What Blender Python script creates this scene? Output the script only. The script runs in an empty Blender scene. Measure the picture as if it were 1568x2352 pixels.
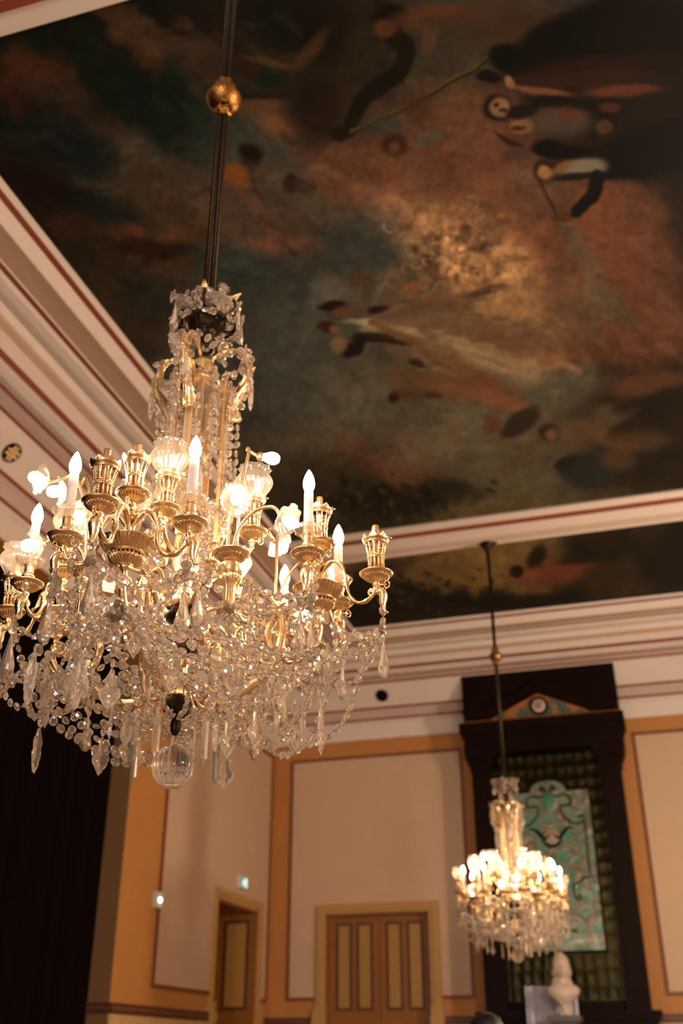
import bpy, math, random
import numpy as np
from mathutils import Matrix, Vector, Quaternion

random.seed(7)
rng = np.random.default_rng(11)
PI = math.pi
SC = bpy.context.scene
COL = SC.collection

# ------------------------------------------------------------------ camera, world, lights, exposure
FPX, PITCH, YAW = 2364.18, 0.488992, -0.29145          # focal length in pixels of the 1568 x 2352 frame
cam_d = bpy.data.cameras.new('camera')
cam = bpy.data.objects.new('camera', cam_d); COL.objects.link(cam)
cam.location = (0, 0, 1.5)
cam.rotation_euler = (PI / 2 + PITCH, 0, -YAW)
cam_d.sensor_fit = 'VERTICAL'; cam_d.sensor_height = 36.0
cam_d.lens = 36.0 * FPX / 2352
cam_d.clip_start = 0.05
cam_d.dof.use_dof = True
cam_d.dof.focus_distance = 2.52
cam_d.dof.aperture_fstop = 2.8
SC.camera = cam

W = bpy.data.worlds.new('world'); SC.world = W; W.use_nodes = True
W.node_tree.nodes['Background'].inputs[0].default_value = (0.55, 0.68, 1.0, 1)
W.node_tree.nodes['Background'].inputs[1].default_value = 0.06

SC.view_settings.view_transform = 'Standard'
SC.view_settings.look = 'None'
SC.view_settings.gamma = 1.0
SC.view_settings.exposure = 1.95
SC.view_settings.use_curve_mapping = False
cy = SC.cycles
cy.use_denoising = True
cy.max_bounces = 12; cy.diffuse_bounces = 3; cy.glossy_bounces = 4
cy.transmission_bounces = 10; cy.transparent_max_bounces = 12
cy.sample_clamp_indirect = 4.0
cy.sample_clamp_direct = 0.0
cy.blur_glossy = 0.5
cy.use_adaptive_sampling = True
cy.adaptive_threshold = 0.02

BULB = 80.0                                            # radiance of a lit bulb

def light(name, kind, loc, power, col, size=0.3, rot=None, size_y=None):
    d = bpy.data.lights.new(name, kind); o = bpy.data.objects.new(name, d); COL.objects.link(o)
    o.location = loc; d.energy = power; d.color = col
    if kind == 'POINT': d.shadow_soft_size = size
    if kind == 'AREA':
        d.size = size
        if size_y: d.shape = 'RECTANGLE'; d.size_y = size_y
    if rot: o.rotation_euler = rot
    return o

# unseen warm fill added behind the camera, and daylight from the windows of the rear wall
light('rear_fill_light', 'POINT', (-1.1, -4.6, 2.9), 170, (1, .72, .48), .45)
for y, p in ((3.0, 76), (8.6, 100)): light('side_fill_light', 'POINT', (2.05, y, 3.0), p, (1, .75, .53), .16)  # added fill points along the right wall, with no lamp body
light('window_daylight', 'AREA', (-1.2, -6.6, 2.2), 30, (.62, .78, 1.0), 2.6, (PI / 2, 0, 0), 2.4)

# ------------------------------------------------------------------ helpers
def put(o, label=None, cat=None, group=None, kind=None):
    if label: o['label'] = label
    if cat: o['category'] = cat
    if group: o['group'] = group
    if kind: o['kind'] = kind
    return o

def empty(name, loc=(0, 0, 0), rz=0.0):
    o = bpy.data.objects.new(name, None); COL.objects.link(o)
    o.location = loc; o.rotation_euler.z = rz; o.empty_display_size = .05
    return o

def ob(name, me, parent=None, loc=None, rz=None, mat4=None):
    o = bpy.data.objects.new(name, me); COL.objects.link(o)
    if parent is not None: o.parent = parent
    if loc is not None: o.location = loc
    if rz is not None: o.rotation_euler.z = rz
    if mat4 is not None: o.matrix_local = mat4
    return o

class MB:
    def __init__(s): s.v = []; s.f = []; s.m = []; s.sm = []
    def add(s, vs, fs, mi=0, smooth=False, M=None):
        b = len(s.v)
        if M is not None: vs = [M @ Vector(p) for p in vs]
        s.v.extend([tuple(p) for p in vs])
        for f in fs: s.f.append(tuple(b + i for i in f))
        s.m.extend([mi] * len(fs)); s.sm.extend([smooth] * len(fs))
        return s
    def box(s, lo, hi, mi=0, M=None):
        x0, y0, z0 = lo; x1, y1, z1 = hi
        vs = [(x0,y0,z0),(x1,y0,z0),(x1,y1,z0),(x0,y1,z0),(x0,y0,z1),(x1,y0,z1),(x1,y1,z1),(x0,y1,z1)]
        return s.add(vs, [(0,3,2,1),(4,5,6,7),(0,1,5,4),(1,2,6,5),(2,3,7,6),(3,0,4,7)], mi, False, M)
    def lathe(s, prof, seg=16, mi=0, smooth=True, M=None, mod=None, cap=True):
        vs = []; n = len(prof)
        for i, (r, z) in enumerate(prof):
            for k in range(seg):
                a = 2 * PI * k / seg
                q = r * (mod(i, a) if mod else 1.0)
                vs.append((q * math.cos(a), q * math.sin(a), z))
        fs = [(i*seg+k, i*seg+(k+1)%seg, (i+1)*seg+(k+1)%seg, (i+1)*seg+k) for i in range(n-1) for k in range(seg)]
        if cap:
            if prof[0][0] > 1e-4: fs.append(tuple(range(seg))[::-1])
            if prof[-1][0] > 1e-4: fs.append(tuple((n-1)*seg+k for k in range(seg)))
        return s.add(vs, fs, mi, smooth, M)
    def tube(s, path, rad, seg=6, mi=0, smooth=True, M=None, flat=None):
        path = [Vector(p) for p in path]; n = len(path)
        if not hasattr(rad, '__len__'): rad = [rad] * n
        T = []
        for i in range(n):
            t = path[min(i+1, n-1)] - path[max(i-1, 0)]
            T.append(t.normalized() if t.length > 1e-9 else Vector((0, 0, 1)))
        up = Vector((0, 0, 1)) if abs(T[0].z) < .9 else Vector((1, 0, 0))
        N = (up - T[0] * up.dot(T[0])).normalized(); vs = []
        for i in range(n):
            if i:
                N = N - T[i] * N.dot(T[i])
                N = N.normalized() if N.length > 1e-6 else T[i].orthogonal().normalized()
            B = T[i].cross(N)
            for k in range(seg):
                a = 2 * PI * (k + .5) / seg
                c, w = math.cos(a), math.sin(a)
                if flat: w *= flat
                vs.append(path[i] + (N * c + B * w) * rad[i])
        fs = [(i*seg+k, i*seg+(k+1)%seg, (i+1)*seg+(k+1)%seg, (i+1)*seg+k) for i in range(n-1) for k in range(seg)]
        fs.append(tuple(range(seg))[::-1]); fs.append(tuple((n-1)*seg+k for k in range(seg)))
        return s.add(vs, fs, mi, smooth, M)
    def me(s, name, *mats):
        me = bpy.data.meshes.new(name)
        me.from_pydata(s.v, [], s.f)
        for m in mats: me.materials.append(m)
        me.polygons.foreach_set('material_index', s.m)
        me.polygons.foreach_set('use_smooth', s.sm)
        me.update()
        return me

def spline(pts, n=6):
    """Catmull-Rom through 3D points."""
    P = [Vector(p) for p in pts]; P = [P[0] * 2 - P[1]] + P + [P[-1] * 2 - P[-2]]
    out = []
    for i in range(1, len(P) - 2):
        for k in range(n):
            t = k / n; a, b, c, d = P[i-1], P[i], P[i+1], P[i+2]
            out.append(.5 * ((2*b) + (c-a)*t + (2*a-5*b+4*c-d)*t*t + (3*b-a-3*c+d)*t**3))
    out.append(P[-2])
    return out

# ------------------------------------------------------------------ materials
def lin(r, g, b):
    return tuple(((c/255)/12.92 if c/255 <= .04045 else ((c/255+.055)/1.055)**2.4) for c in (r, g, b))

def mat(name, col, rough=.5, metal=0.0, noise=.0, nscale=12, bump=0.0, bscale=40, **kw):
    m = bpy.data.materials.new(name); m.use_nodes = True; nt = m.node_tree; N = nt.nodes
    b = N['Principled BSDF']
    b.inputs['Base Color'].default_value = (*col, 1); b.inputs['Roughness'].default_value = rough
    b.inputs['Metallic'].default_value = metal
    for k, v in kw.items(): b.inputs[k].default_value = v
    if noise or bump: tc = N.new('ShaderNodeTexCoord')
    if noise:
        t = N.new('ShaderNodeTexNoise'); t.inputs['Scale'].default_value = nscale; t.inputs['Detail'].default_value = 4
        nt.links.new(tc.outputs['Object'], t.inputs['Vector'])
        mx = N.new('ShaderNodeMix'); mx.data_type = 'RGBA'
        mx.inputs[6].default_value = (*[c * (1 - noise) for c in col], 1)
        mx.inputs[7].default_value = (*[min(1, c * (1 + noise)) for c in col], 1)
        nt.links.new(t.outputs['Fac'], mx.inputs[0]); nt.links.new(mx.outputs[2], b.inputs['Base Color'])
    if bump:
        t2 = N.new('ShaderNodeTexNoise'); t2.inputs['Scale'].default_value = bscale; t2.inputs['Detail'].default_value = 3
        nt.links.new(tc.outputs['Object'], t2.inputs['Vector'])
        bp = N.new('ShaderNodeBump'); bp.inputs['Strength'].default_value = bump; bp.inputs['Distance'].default_value = .004
        nt.links.new(t2.outputs['Fac'], bp.inputs['Height']); nt.links.new(bp.outputs[0], b.inputs['Normal'])
    return m

def mat_mix(name, parts):
    """parts: list of (weight, shader type, colour, {input: value}) mixed one over the other."""
    m = bpy.data.materials.new(name); m.use_nodes = True; nt = m.node_tree; N = nt.nodes
    N.remove(N['Principled BSDF']); cur = None; tot = 0
    for w, ty, col, kw in parts:
        n = N.new(ty); n.inputs['Color'].default_value = (*col, 1)
        for k, v in kw.items(): n.inputs[k].default_value = v
        tot += w
        if cur is None: cur = n
        else:
            mx = N.new('ShaderNodeMixShader'); mx.inputs[0].default_value = w / tot
            nt.links.new(cur.outputs[0], mx.inputs[1]); nt.links.new(n.outputs[0], mx.inputs[2]); cur = mx
    nt.links.new(cur.outputs[0], N['Material Output'].inputs[0])
    return m

def mat_emit(name, col, s):
    m = bpy.data.materials.new(name); m.use_nodes = True; nt = m.node_tree; N = nt.nodes
    N.remove(N['Principled BSDF']); e = N.new('ShaderNodeEmission')
    e.inputs[0].default_value = (*col, 1); e.inputs[1].default_value = s
    nt.links.new(e.outputs[0], N['Material Output'].inputs[0])
    return m

M = {}
M['cream'] = mat('painted_plaster_cream', (.64, .585, .55), .6, noise=.06, nscale=6)
M['pinkish'] = mat('painted_plaster_pinkish', (.52, .42, .385), .6, noise=.06, nscale=6)
M['tan'] = mat('painted_plaster_tan', (.50, .37, .26), .6, noise=.06, nscale=6)
M['redline'] = mat('painted_line_red_brown', (.215, .05, .026), .6)
M['orange'] = mat('painted_wall_ochre', (.43, .195, .052), .65, noise=.07, nscale=4)
M['panel'] = mat('painted_wall_panel_buff', (.52, .385, .27), .65, noise=.05, nscale=5)
M['bead'] = mat('moulding_brown', (.17, .055, .02), .55)
M['wainscot'] = mat('wainscot_straw', (.50, .34, .15), .55, noise=.08)
M['dado'] = mat('dado_dark_brown', (.075, .026, .011), .5)
M['frame'] = mat('door_frame_straw', (.43, .255, .09), .5, noise=.05)
M['doorwood'] = mat('door_wood_amber', (.25, .098, .015), .4, noise=.2, nscale=9)
M['doorpanel'] = mat('door_panel_straw', (.36, .205, .055), .5, noise=.08)
M['doorline'] = mat('door_line_dark', (.085, .03, .009), .5)
M['dark'] = mat('dark_void', (.006, .004, .003), .8, **{'Specular IOR Level': .1})
M['wood'] = mat('mahogany', (.0068, .0021, .0011), .5, noise=.35, nscale=5, **{'Specular IOR Level': .08})
M['giltline'] = mat('gilt_orange_line', (.42, .13, .02), .45, .3)
M['floor'] = mat('parquet', (.20, .10, .045), .35, noise=.3, nscale=5)
M['velvet'] = mat('black_velvet', (.004, .0022, .0018), .95, **{'Specular IOR Level': .05})
M['wallplain'] = mat('plain_wall', (.50, .36, .24), .7)
M['marble'] = mat('marble_white', (.50, .43, .38), .45, noise=.08, nscale=20)
M['gold'] = mat('gilt_brass', (.90, .69, .42), .27, 1.0, noise=.16, nscale=45, bump=.25, bscale=160)
M['goldsoft'] = mat('gilt_satin', (.87, .62, .34), .42, 1.0, noise=.2, nscale=60, bump=.4, bscale=220)
M['bronze'] = mat('dark_bronze', (.022, .014, .007), .42, .8, noise=.3, nscale=50, bump=.3, bscale=150)
M['copper'] = mat('burner_copper', (.50, .29, .17), .4, .8)
M['wire'] = mat('bead_wire', (.10, .06, .035), .4, .8)
M['candle'] = mat('candle_tube_white', (.80, .78, .78), .45)
M['bulb'] = mat_emit('bulb_lit', (1.0, .74, .50), BULB)
M['bulbfar'] = mat_emit('bulb_lit_bright', (1.0, .74, .50), 100.0)
M['bulbsoft'] = mat_emit('flower_bulb_lit', (1.0, .78, .58), 3.2)
M['crystal'] = mat_mix('crystal', [(.80, 'ShaderNodeBsdfGlass', (1, .985, .96), {'Roughness': .015, 'IOR': 1.52}),
                                   (.10, 'ShaderNodeBsdfTranslucent', (.97, .91, .84), {}),
                                   (.03, 'ShaderNodeBsdfDiffuse', (.92, .86, .80), {}), (.08, 'ShaderNodeBsdfGlossy', (1, 1, 1), {'Roughness': .06})])
M['crystaldeep'] = mat_mix('crystal_thick', [(.82, 'ShaderNodeBsdfGlass', (1, .985, .965), {'Roughness': .02, 'IOR': 1.5}),
                                        (.14, 'ShaderNodeBsdfTranslucent', (.97, .91, .84), {}), (.04, 'ShaderNodeBsdfDiffuse', (.92, .86, .80), {})])
M['shade'] = mat_mix('shade_glass', [(.46, 'ShaderNodeBsdfTransparent', (.98, .94, .88), {}),
                                     (.30, 'ShaderNodeBsdfTranslucent', (.90, .82, .72), {}),
                                     (.06, 'ShaderNodeBsdfDiffuse', (.92, .84, .74), {}),
                                     (.14, 'ShaderNodeBsdfGlossy', (1, 1, 1), {'Roughness': .12})])
M['vase'] = mat_mix('vase_glass', [(.66, 'ShaderNodeBsdfTransparent', (.97, .93, .88), {}), (.06, 'ShaderNodeBsdfTranslucent', (.9, .74, .55), {}), (.20, 'ShaderNodeBsdfGlossy', (1, 1, 1), {'Roughness': .1})])
M['petal'] = mat_mix('flower_glass', [(.16, 'ShaderNodeBsdfTransparent', (.97, .94, .9), {}),
                                      (.50, 'ShaderNodeBsdfTranslucent', (.48, .43, .37), {}),
                                      (.16, 'ShaderNodeBsdfDiffuse', (.5, .45, .4), {}),
                                      (.12, 'ShaderNodeBsdfGlossy', (1, 1, 1), {'Roughness': .15})])

# ------------------------------------------------------------------ room frame (metres)
XL, XR, YB, YF, ZC = -4.884, 2.40, 13.2, -7.0, 6.3
S = 1.2
def zz(z): return 1.5 + S * (z - 1.5)

def struct(name, me, parent=None):
    o = ob(name, me, parent)
    if parent is None: o['kind'] = 'structure'
    return o

def slab(name, lo, hi, m, parent=None):
    return struct(name, MB().box(lo, hi).me(name, m), parent)

slab('floor', (XL - .6, YF - .1, -.1), (XR + .1, YB + .6, 0), M['floor'])
slab('ceiling', (XL - .6, YF - .1, ZC + .02), (XR + .1, YB + .6, ZC + .12), M['cream'])
slab('wall_right', (XR, YF, 0), (XR + .1, YB, ZC + .02), M['wallplain'])

# back wall with the double door's opening
DX0, DX1, DZ = -4.164, -2.844, 3.114
b = MB()
b.box((XL - .3, YB, 0), (DX0, YB + .2, ZC)); b.box((DX1, YB, 0), (XR + .1, YB + .2, ZC)); b.box((DX0, YB, DZ), (DX1, YB + .2, ZC))
struct('wall_back', b.me('wall_back', M['orange']))
# left wall: starts at the jamb of the stage opening, holds a door opening
YJ = 9.108; LY0, LY1, LZ = 11.376, 12.70, 3.108
b = MB()
b.box((XL - .22, YJ, 0), (XL, LY0, ZC)); b.box((XL - .22, LY1, 0), (XL, YB + .2, ZC)); b.box((XL - .22, LY0, LZ), (XL, LY1, ZC))
b.box((XL - .22, YF, zz(4.66)), (XL, YJ, ZC))
struct('wall_left', b.me('wall_left', M['orange']))
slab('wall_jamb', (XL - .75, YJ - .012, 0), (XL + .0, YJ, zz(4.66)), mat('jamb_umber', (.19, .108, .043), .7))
slab('wall_stage', (XL - .9, YF, 0), (XL - .7, YJ + .2, ZC), M['dark'])
b = MB()
b.box((XL - .22, YF - .1, 0), (-2.6, YF, ZC)); b.box((.2, YF - .1, 0), (XR + .1, YF, ZC)); b.box((-2.6, YF - .1, 0), (.2, YF, .9)); b.box((-2.6, YF - .1, 3.4), (.2, YF, ZC))
struct('wall_rear', b.me('wall_rear', M['wallplain']))

# ---- cornice: profile (distance from wall, height) swept round left, back and right wall; one trim per painted band
PROF = [(1.30, 5.497), (1.262, 5.470, 'cream'), (1.225, 5.462, 'redline'), (1.215, 5.452, 'cream'), (1.17, 5.40, 'cream'),
        (1.10, 5.412, 'tan'), (1.005, 5.418, 'tan'), (.995, 5.412, 'cream'), (.962, 5.408, 'redline'), (.94, 5.39, 'cream'),
        (.89, 5.378, 'cream'), (.84, 5.384, 'cream'), (.828, 5.392, 'tan'), (.818, 5.37, 'cream'), (.80, 5.345, 'cream'), (.785, 5.335, 'pinkish'),
        (.745, 5.315, 'tan'), (.685, 5.262, 'cream'), (.652, 5.238, 'redline'), (.63, 5.225, 'cream'),
        (.585, 5.205, 'cream'), (.53, 5.212, 'cream'), (.515, 5.222, 'tan'), (.50, 5.21, 'redline'), (.455, 5.198, 'pinkish'), (.41, 5.19, 'pinkish'), (.39, 5.178, 'redline'),
        (.37, 5.16, 'cream'), (.20, 4.972, 'cream'), (.18, 4.953, 'redline'), (.15, 4.93, 'pinkish'),
        (.095, 4.878, 'pinkish'), (.078, 4.858, 'redline'), (.07, 4.848, 'cream'), (.04, 4.82, 'cream'), (.012, 4.668, 'cream'), (0, 4.668, 'cream')]
runs = []
for i in range(1, len(PROF)):
    a0, z0 = PROF[i-1][:2]; a1, z1, m = PROF[i]
    if not runs or runs[-1][0] != m: runs.append([m, [(a0, z0)]])
    runs[-1][1].append((a1, z1))
def ring(a, z):
    a *= S; z = zz(z)
    return [(XL + a, YF, z), (XL + a, YB - a, z), (XR - a, YB - a, z), (XR - a, YF, z)]
for i, (m, pts) in enumerate(runs):
    b = MB(); vs = [p for q in pts for p in ring(*q)]
    b.add(vs, [(k*4+j, k*4+j+1, k*4+j+5, k*4+j+4) for k in range(len(pts)-1) for j in range(3)])
    struct('trim_%d' % (i + 1), b.me('trim', M[m]))
NT = len(runs)

# ---- ceiling ribs (transverse frames between the painted fields)
PX0, PX1 = -3.33, .83
def rib(y0, y1):
    global NT
    dy = y1 - y0
    for f0, f1, z, m in ((0, .20, -.030, 'cream'), (.20, .31, -.045, 'redline'), (.31, .62, -.052, 'cream'), (.62, .80, -.06, 'pinkish'), (.80, 1.0, -.03, 'cream')):
        NT += 1
        slab('trim_%d' % NT, (PX0 - .1, y0 + dy * f0, ZC + z), (PX1 + .1, y0 + dy * f1, ZC + .02), M[m])
rib(9.10, 9.74)
rib(2.95, 2.31)

# ---- wall panels: recessed field with brown bead round it
def rect_panel(n, axis, u0, u1, z0, z1, gap=None):
    """field and four mouldings on the back ('y') or left ('x') wall; gap = (u0, u1, z) leaves a door out."""
    def bx(b, a0, a1, c0, c1, d0, d1):
        if axis == 'y': b.box((a0, YB - d1, c0), (a1, YB - d0, c1))
        else: b.box((XL + d0, a0, c0), (XL + d1, a1, c1))
    w = .036
    f = MB()
    if gap:
        bx(f, u0, gap[0], z0, z1, 0, .006); bx(f, gap[1], u1, z0, z1, 0, .006); bx(f, gap[0], gap[1], gap[2], z1, 0, .006)
    else: bx(f, u0, u1, z0, z1, 0, .006)
    global NT
    NT += 1
    field = struct('trim_%d' % NT, f.me('panel_field', M['panel']))
    for a0, a1, c0, c1 in ((u0, u1, z1, z1 + w), (u0 - w, u0, z0 - w, z1 + w), (u1, u1 + w, z0 - w, z1 + w)) + (((u0, gap[0], z0 - w, z0), (gap[1], u1, z0 - w, z0)) if gap else ((u0, u1, z0 - w, z0),)):
        m = MB(); bx(m, a0, a1, c0, c1, 0, .022)
        ob('moulding', m.me('moulding', M['bead']), field)
rect_panel(1, 'y', -4.63, -2.36, 2.17, 5.055, (-4.30, -2.71, 3.23))
rect_panel(2, 'y', -.13, 1.95, 2.17, 5.08)
rect_panel(3, 'x', 9.93, 13.00, 2.15, 5.10, (11.30, 12.83, 3.225))
# dado rail and wainscot
for nm, lo, hi, mm in (('a', 1.918, 1.95, 'dado'), ('b', 1.90, 1.918, 'bead'), ('c', 1.862, 1.90, 'dado')):
    NT += 1; b = MB()
    b.box((XL, YB - .03, lo), (-4.30, YB, hi)); b.box((-2.71, YB - .03, lo), (-2.2, YB, hi)); b.box((-.25, YB - .03, lo), (XR, YB, hi))
    b.box((XL, YJ, lo), (XL + .03, 11.29, hi)); b.box((XL, 12.83, lo), (XL + .03, YB - .03, hi)); b.box((XL - .22, YJ - .03, lo), (XL, YJ, hi))
    struct('trim_%d' % NT, b.me('dado', M[mm]))
b = MB()
b.box((XL, YB - .012, 0), (-4.30, YB, 1.862)); b.box((-2.71, YB - .012, 0), (-2.2, YB, 1.862)); b.box((-.25, YB - .012, 0), (XR, YB, 1.862))
b.box((XL, YJ, 0), (XL + .012, 11.29, 1.862)); b.box((XL, 12.83, 0), (XL + .012, YB - .012, 1.862))
struct('trim_%d' % (NT + 1), b.me('wainscot', M['wainscot'])); NT += 1

# ---- doors
def door(n, axis, u0, u1, ztop, depth, fw, ft):
    """frame on the wall face and two recessed leaves with long inset panels."""
    def bx(b, a0, a1, c0, c1, d0, d1):                     # d measured from the wall face into the room (+) or the wall (-)
        if axis == 'y': b.box((a0, YB - d1, c0), (a1, YB - d0, c1))
        else: b.box((XL + d0, a0, c0), (XL + d1, a1, c1))
    fr = MB()
    for q, (k0, k1, d) in enumerate(((0, .35, .028), (.35, .75, .045), (.75, 1, .03))):
        bx(fr, u0 - fw * k1, u0 - fw * k0, 0, ztop + ft * k1, 0, d); bx(fr, u1 + fw * k0, u1 + fw * k1, 0, ztop + ft * k1, 0, d)
        bx(fr, u0 - fw * k0, u1 + fw * k0, ztop + ft * k0, ztop + ft * k1, 0, d)
    root = struct('door_%d' % n, fr.me('door_frame', M['frame']))
    bl = MB()
    for a0, a1 in ((u0 - fw * 1.12, u0 + .004), (u1 - .004, u1 + fw * 1.12)): bx(bl, a0, a1, 0, 2.05, 0, .06); bx(bl, a0 - .01, a1 + .01, 1.86, 1.95, 0, .075)
    ob('plinth_block', bl.me('plinth_block', M['frame']), root)
    j = MB(); bx(j, u0, u0 + .02, 0, ztop, -depth, 0); bx(j, u1 - .02, u1, 0, ztop, -depth, 0); bx(j, u0, u1, ztop - .02, ztop, -depth, 0)
    ob('jamb', j.me('jamb', M['doorwood']), root)
    mid = (u0 + u1) / 2
    for a0, a1 in ((u0 + .02, mid - .003), (mid + .003, u1 - .02)):
        lf = MB(); bx(lf, a0, a1, .01, ztop - .02, -depth - .05, -depth)
        leaf = ob('door_leaf', lf.me('door_leaf', M['doorwood']), root)
        w = (a1 - a0)
        for c0, c1 in ((.16, .42), (.58, .84)):
            p0, p1 = a0 + w * c0, a0 + w * c1
            for z0, z1 in ((2.04, ztop - .115), (.35, 1.8)):
                ln = MB(); bx(ln, p0 - .018, p1 + .018, z0 - .018, z1 + .018, -depth, -depth + .012)
                ob('panel_border', ln.me('panel_border', M['doorline']), leaf)
                pn = MB(); bx(pn, p0 + .014, p1 - .014, z0 + .014, z1 - .014, -depth, -depth + .016)
                ob('door_panel', pn.me('door_panel', M['doorpanel']), leaf)
    bb = MB(); bx(bb, u0 - .1, u1 + .1, 0, ztop + .1, -depth - .2, -depth - .1); ob('backing', bb.me('backing', M['dark']), root)
    return root
door(1, 'y', DX0, DX1, DZ, .12, .13, .105)
dr = door(2, 'x', LY0, LY1, LZ, .74, .085, .12)
for nm, x0, x1, z0, z1, y0, m in (('panel_border', XL - .42, XL - .10, 2.02, LZ - .09, .035, 'doorline'), ('door_panel', XL - .385, XL - .135, 2.055, LZ - .125, .04, 'doorpanel'), ('panel_border', XL - .66, XL - .52, 2.02, LZ - .09, .035, 'doorline'), ('panel_border', XL - .42, XL - .10, .3, 1.85, .035, 'doorline'), ('door_panel', XL - .385, XL - .135, .335, 1.815, .04, 'doorpanel')):
    ob(nm, MB().box((x0, LY1 - y0, z0), (x1, LY1 - .018, z1)).me(nm, M[m]), dr)
ob('reveal', MB().box((XL - .80, LY1 - .0, 0), (XL - .2, LY1 + .1, LZ + .1)).box((XL - .80, LY0 - .1, 0), (XL - .2, LY0, LZ + .1)).box((XL - .80, LY0 - .1, LZ), (XL - .2, LY1 + .1, LZ + .1)).me('reveal', M['doorwood']), dr)

# ---- stage curtain
b = MB(); n = 260; vs = []
for k in range(n + 1):
    y = -3.2 + (YJ - .005 + 3.2) * k / n
    x = XL - .27 + .055 * math.sin(k * .95) + .02 * math.sin(k * .37 + 1)
    vs += [(x, y, 0.01), (x, y, zz(4.66) + .08)]
b.add(vs, [(2*k, 2*k+2, 2*k+3, 2*k+1) for k in range(n)], 0, True)
put(ob('stage_curtain', b.me('stage_curtain', M['velvet'])), 'black pleated velvet curtain filling the tall opening in the left wall', 'curtain')

# ------------------------------------------------------------------ ceiling murals (own pigment colours, painted into an image and laid on real canvases)
def fbm(h, w, cell, octs, seed):
    r = np.random.default_rng(seed); out = np.zeros((h, w), np.float32); amp = 1.0; tot = 0
    for o in range(octs):
        c = max(2.0, cell / 2 ** o); gh, gw = int(h / c) + 3, int(w / c) + 3
        g = r.random((gh, gw)).astype(np.float32)
        y = np.arange(h) / c; x = np.arange(w) / c
        yi, xi = y.astype(int), x.astype(int); fy, fx = (y - yi)[:, None], (x - xi)[None, :]
        fy = fy * fy * (3 - 2 * fy); fx = fx * fx * (3 - 2 * fx)
        a = g[yi][:, xi] * (1 - fx) + g[yi][:, xi + 1] * fx
        bb = g[yi + 1][:, xi] * (1 - fx) + g[yi + 1][:, xi + 1] * fx
        out += amp * (a * (1 - fy) + bb * fy); tot += amp; amp *= .55
    return out / tot

OX, OY, CWD, CHT = -320, -320, 1150, 920                 # half-resolution sketch space of the murals
gy, gx = np.mgrid[0:CHT, 0:CWD].astype(np.float32)
GX, GY = gx * 2 + OX, gy * 2 + OY
n1, n2, n3, n4 = fbm(CHT, CWD, 90, 5, 1), fbm(CHT, CWD, 90, 5, 2), fbm(CHT, CWD, 22, 4, 3), fbm(CHT, CWD, 22, 4, 4)
WX, WY = GX + (n1 - .5) * 120 + (n3 - .5) * 44, GY + (n2 - .5) * 120 + (n4 - .5) * 44      # cloudy
VX, VY = GX + (n3 - .5) * 12, GY + (n4 - .5) * 12                                          # figures
CAN = np.zeros((CHT, CWD, 3), np.float32); CAN[:] = (62, 53, 41)

def blob(x, y, rx, ry, ang, col, al=.9, soft=1.0, cloud=True):
    X, Y = (WX, WY) if cloud else (VX, VY)
    r = (max(rx, ry) * (1 + soft) + (90 if cloud else 14)) / 2
    j0, j1 = max(0, int((x - OX) / 2 - r)), min(CWD, int((x - OX) / 2 + r)); i0, i1 = max(0, int((y - OY) / 2 - r)), min(CHT, int((y - OY) / 2 + r))
    if j1 <= j0 or i1 <= i0: return
    a = math.radians(ang); dx, dy = X[i0:i1, j0:j1] - x, Y[i0:i1, j0:j1] - y
    u, v = (dx * math.cos(a) + dy * math.sin(a)) / rx, (-dx * math.sin(a) + dy * math.cos(a)) / ry
    d = np.sqrt(u * u + v * v)
    t = np.clip((1 + soft - d) / (2 * soft if soft < 1 else 1 + soft), 0, 1) if soft < 1 else np.clip(1 - d / 2, 0, 1) * 1.6
    t = np.clip(t, 0, 1); t = (t * t * (3 - 2 * t) * al)[..., None]
    CAN[i0:i1, j0:j1] += (np.array(col, np.float32) - CAN[i0:i1, j0:j1]) * t

def stroke(pts, w, col, al=.9, soft=.5):
    P = spline([(x, y, 0) for x, y in pts], 8); n = len(P)
    seg = [(P[i], P[i+1]) for i in range(n - 1)]
    r = max(w) if hasattr(w, '__len__') else w
    xs, ys = [p.x for p in P], [p.y for p in P]; q = r * 1.6 + 16
    j0, j1 = max(0, int((min(xs) - q - OX) / 2)), min(CWD, int((max(xs) + q - OX) / 2)); i0, i1 = max(0, int((min(ys) - q - OY) / 2)), min(CHT, int((max(ys) + q - OY) / 2))
    if j1 <= j0 or i1 <= i0: return
    X, Y = VX[i0:i1, j0:j1], VY[i0:i1, j0:j1]; t = np.zeros_like(X)
    for i, (a, c) in enumerate(seg):
        ww = (w[0] + (w[1] - w[0]) * i / max(1, n - 2)) if hasattr(w, '__len__') else w
        ex, ey = c.x - a.x, c.y - a.y; L = max(1e-6, ex * ex + ey * ey)
        k = np.clip(((X - a.x) * ex + (Y - a.y) * ey) / L, 0, 1)
        d = np.hypot(X - a.x - k * ex, Y - a.y - k * ey) / (ww / 2)
        t = np.maximum(t, np.clip((1 + soft - d) / (2 * soft), 0, 1))
    t = (t * t * (3 - 2 * t) * al)[..., None]
    CAN[i0:i1, j0:j1] += (np.array(col, np.float32) - CAN[i0:i1, j0:j1]) * t

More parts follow.
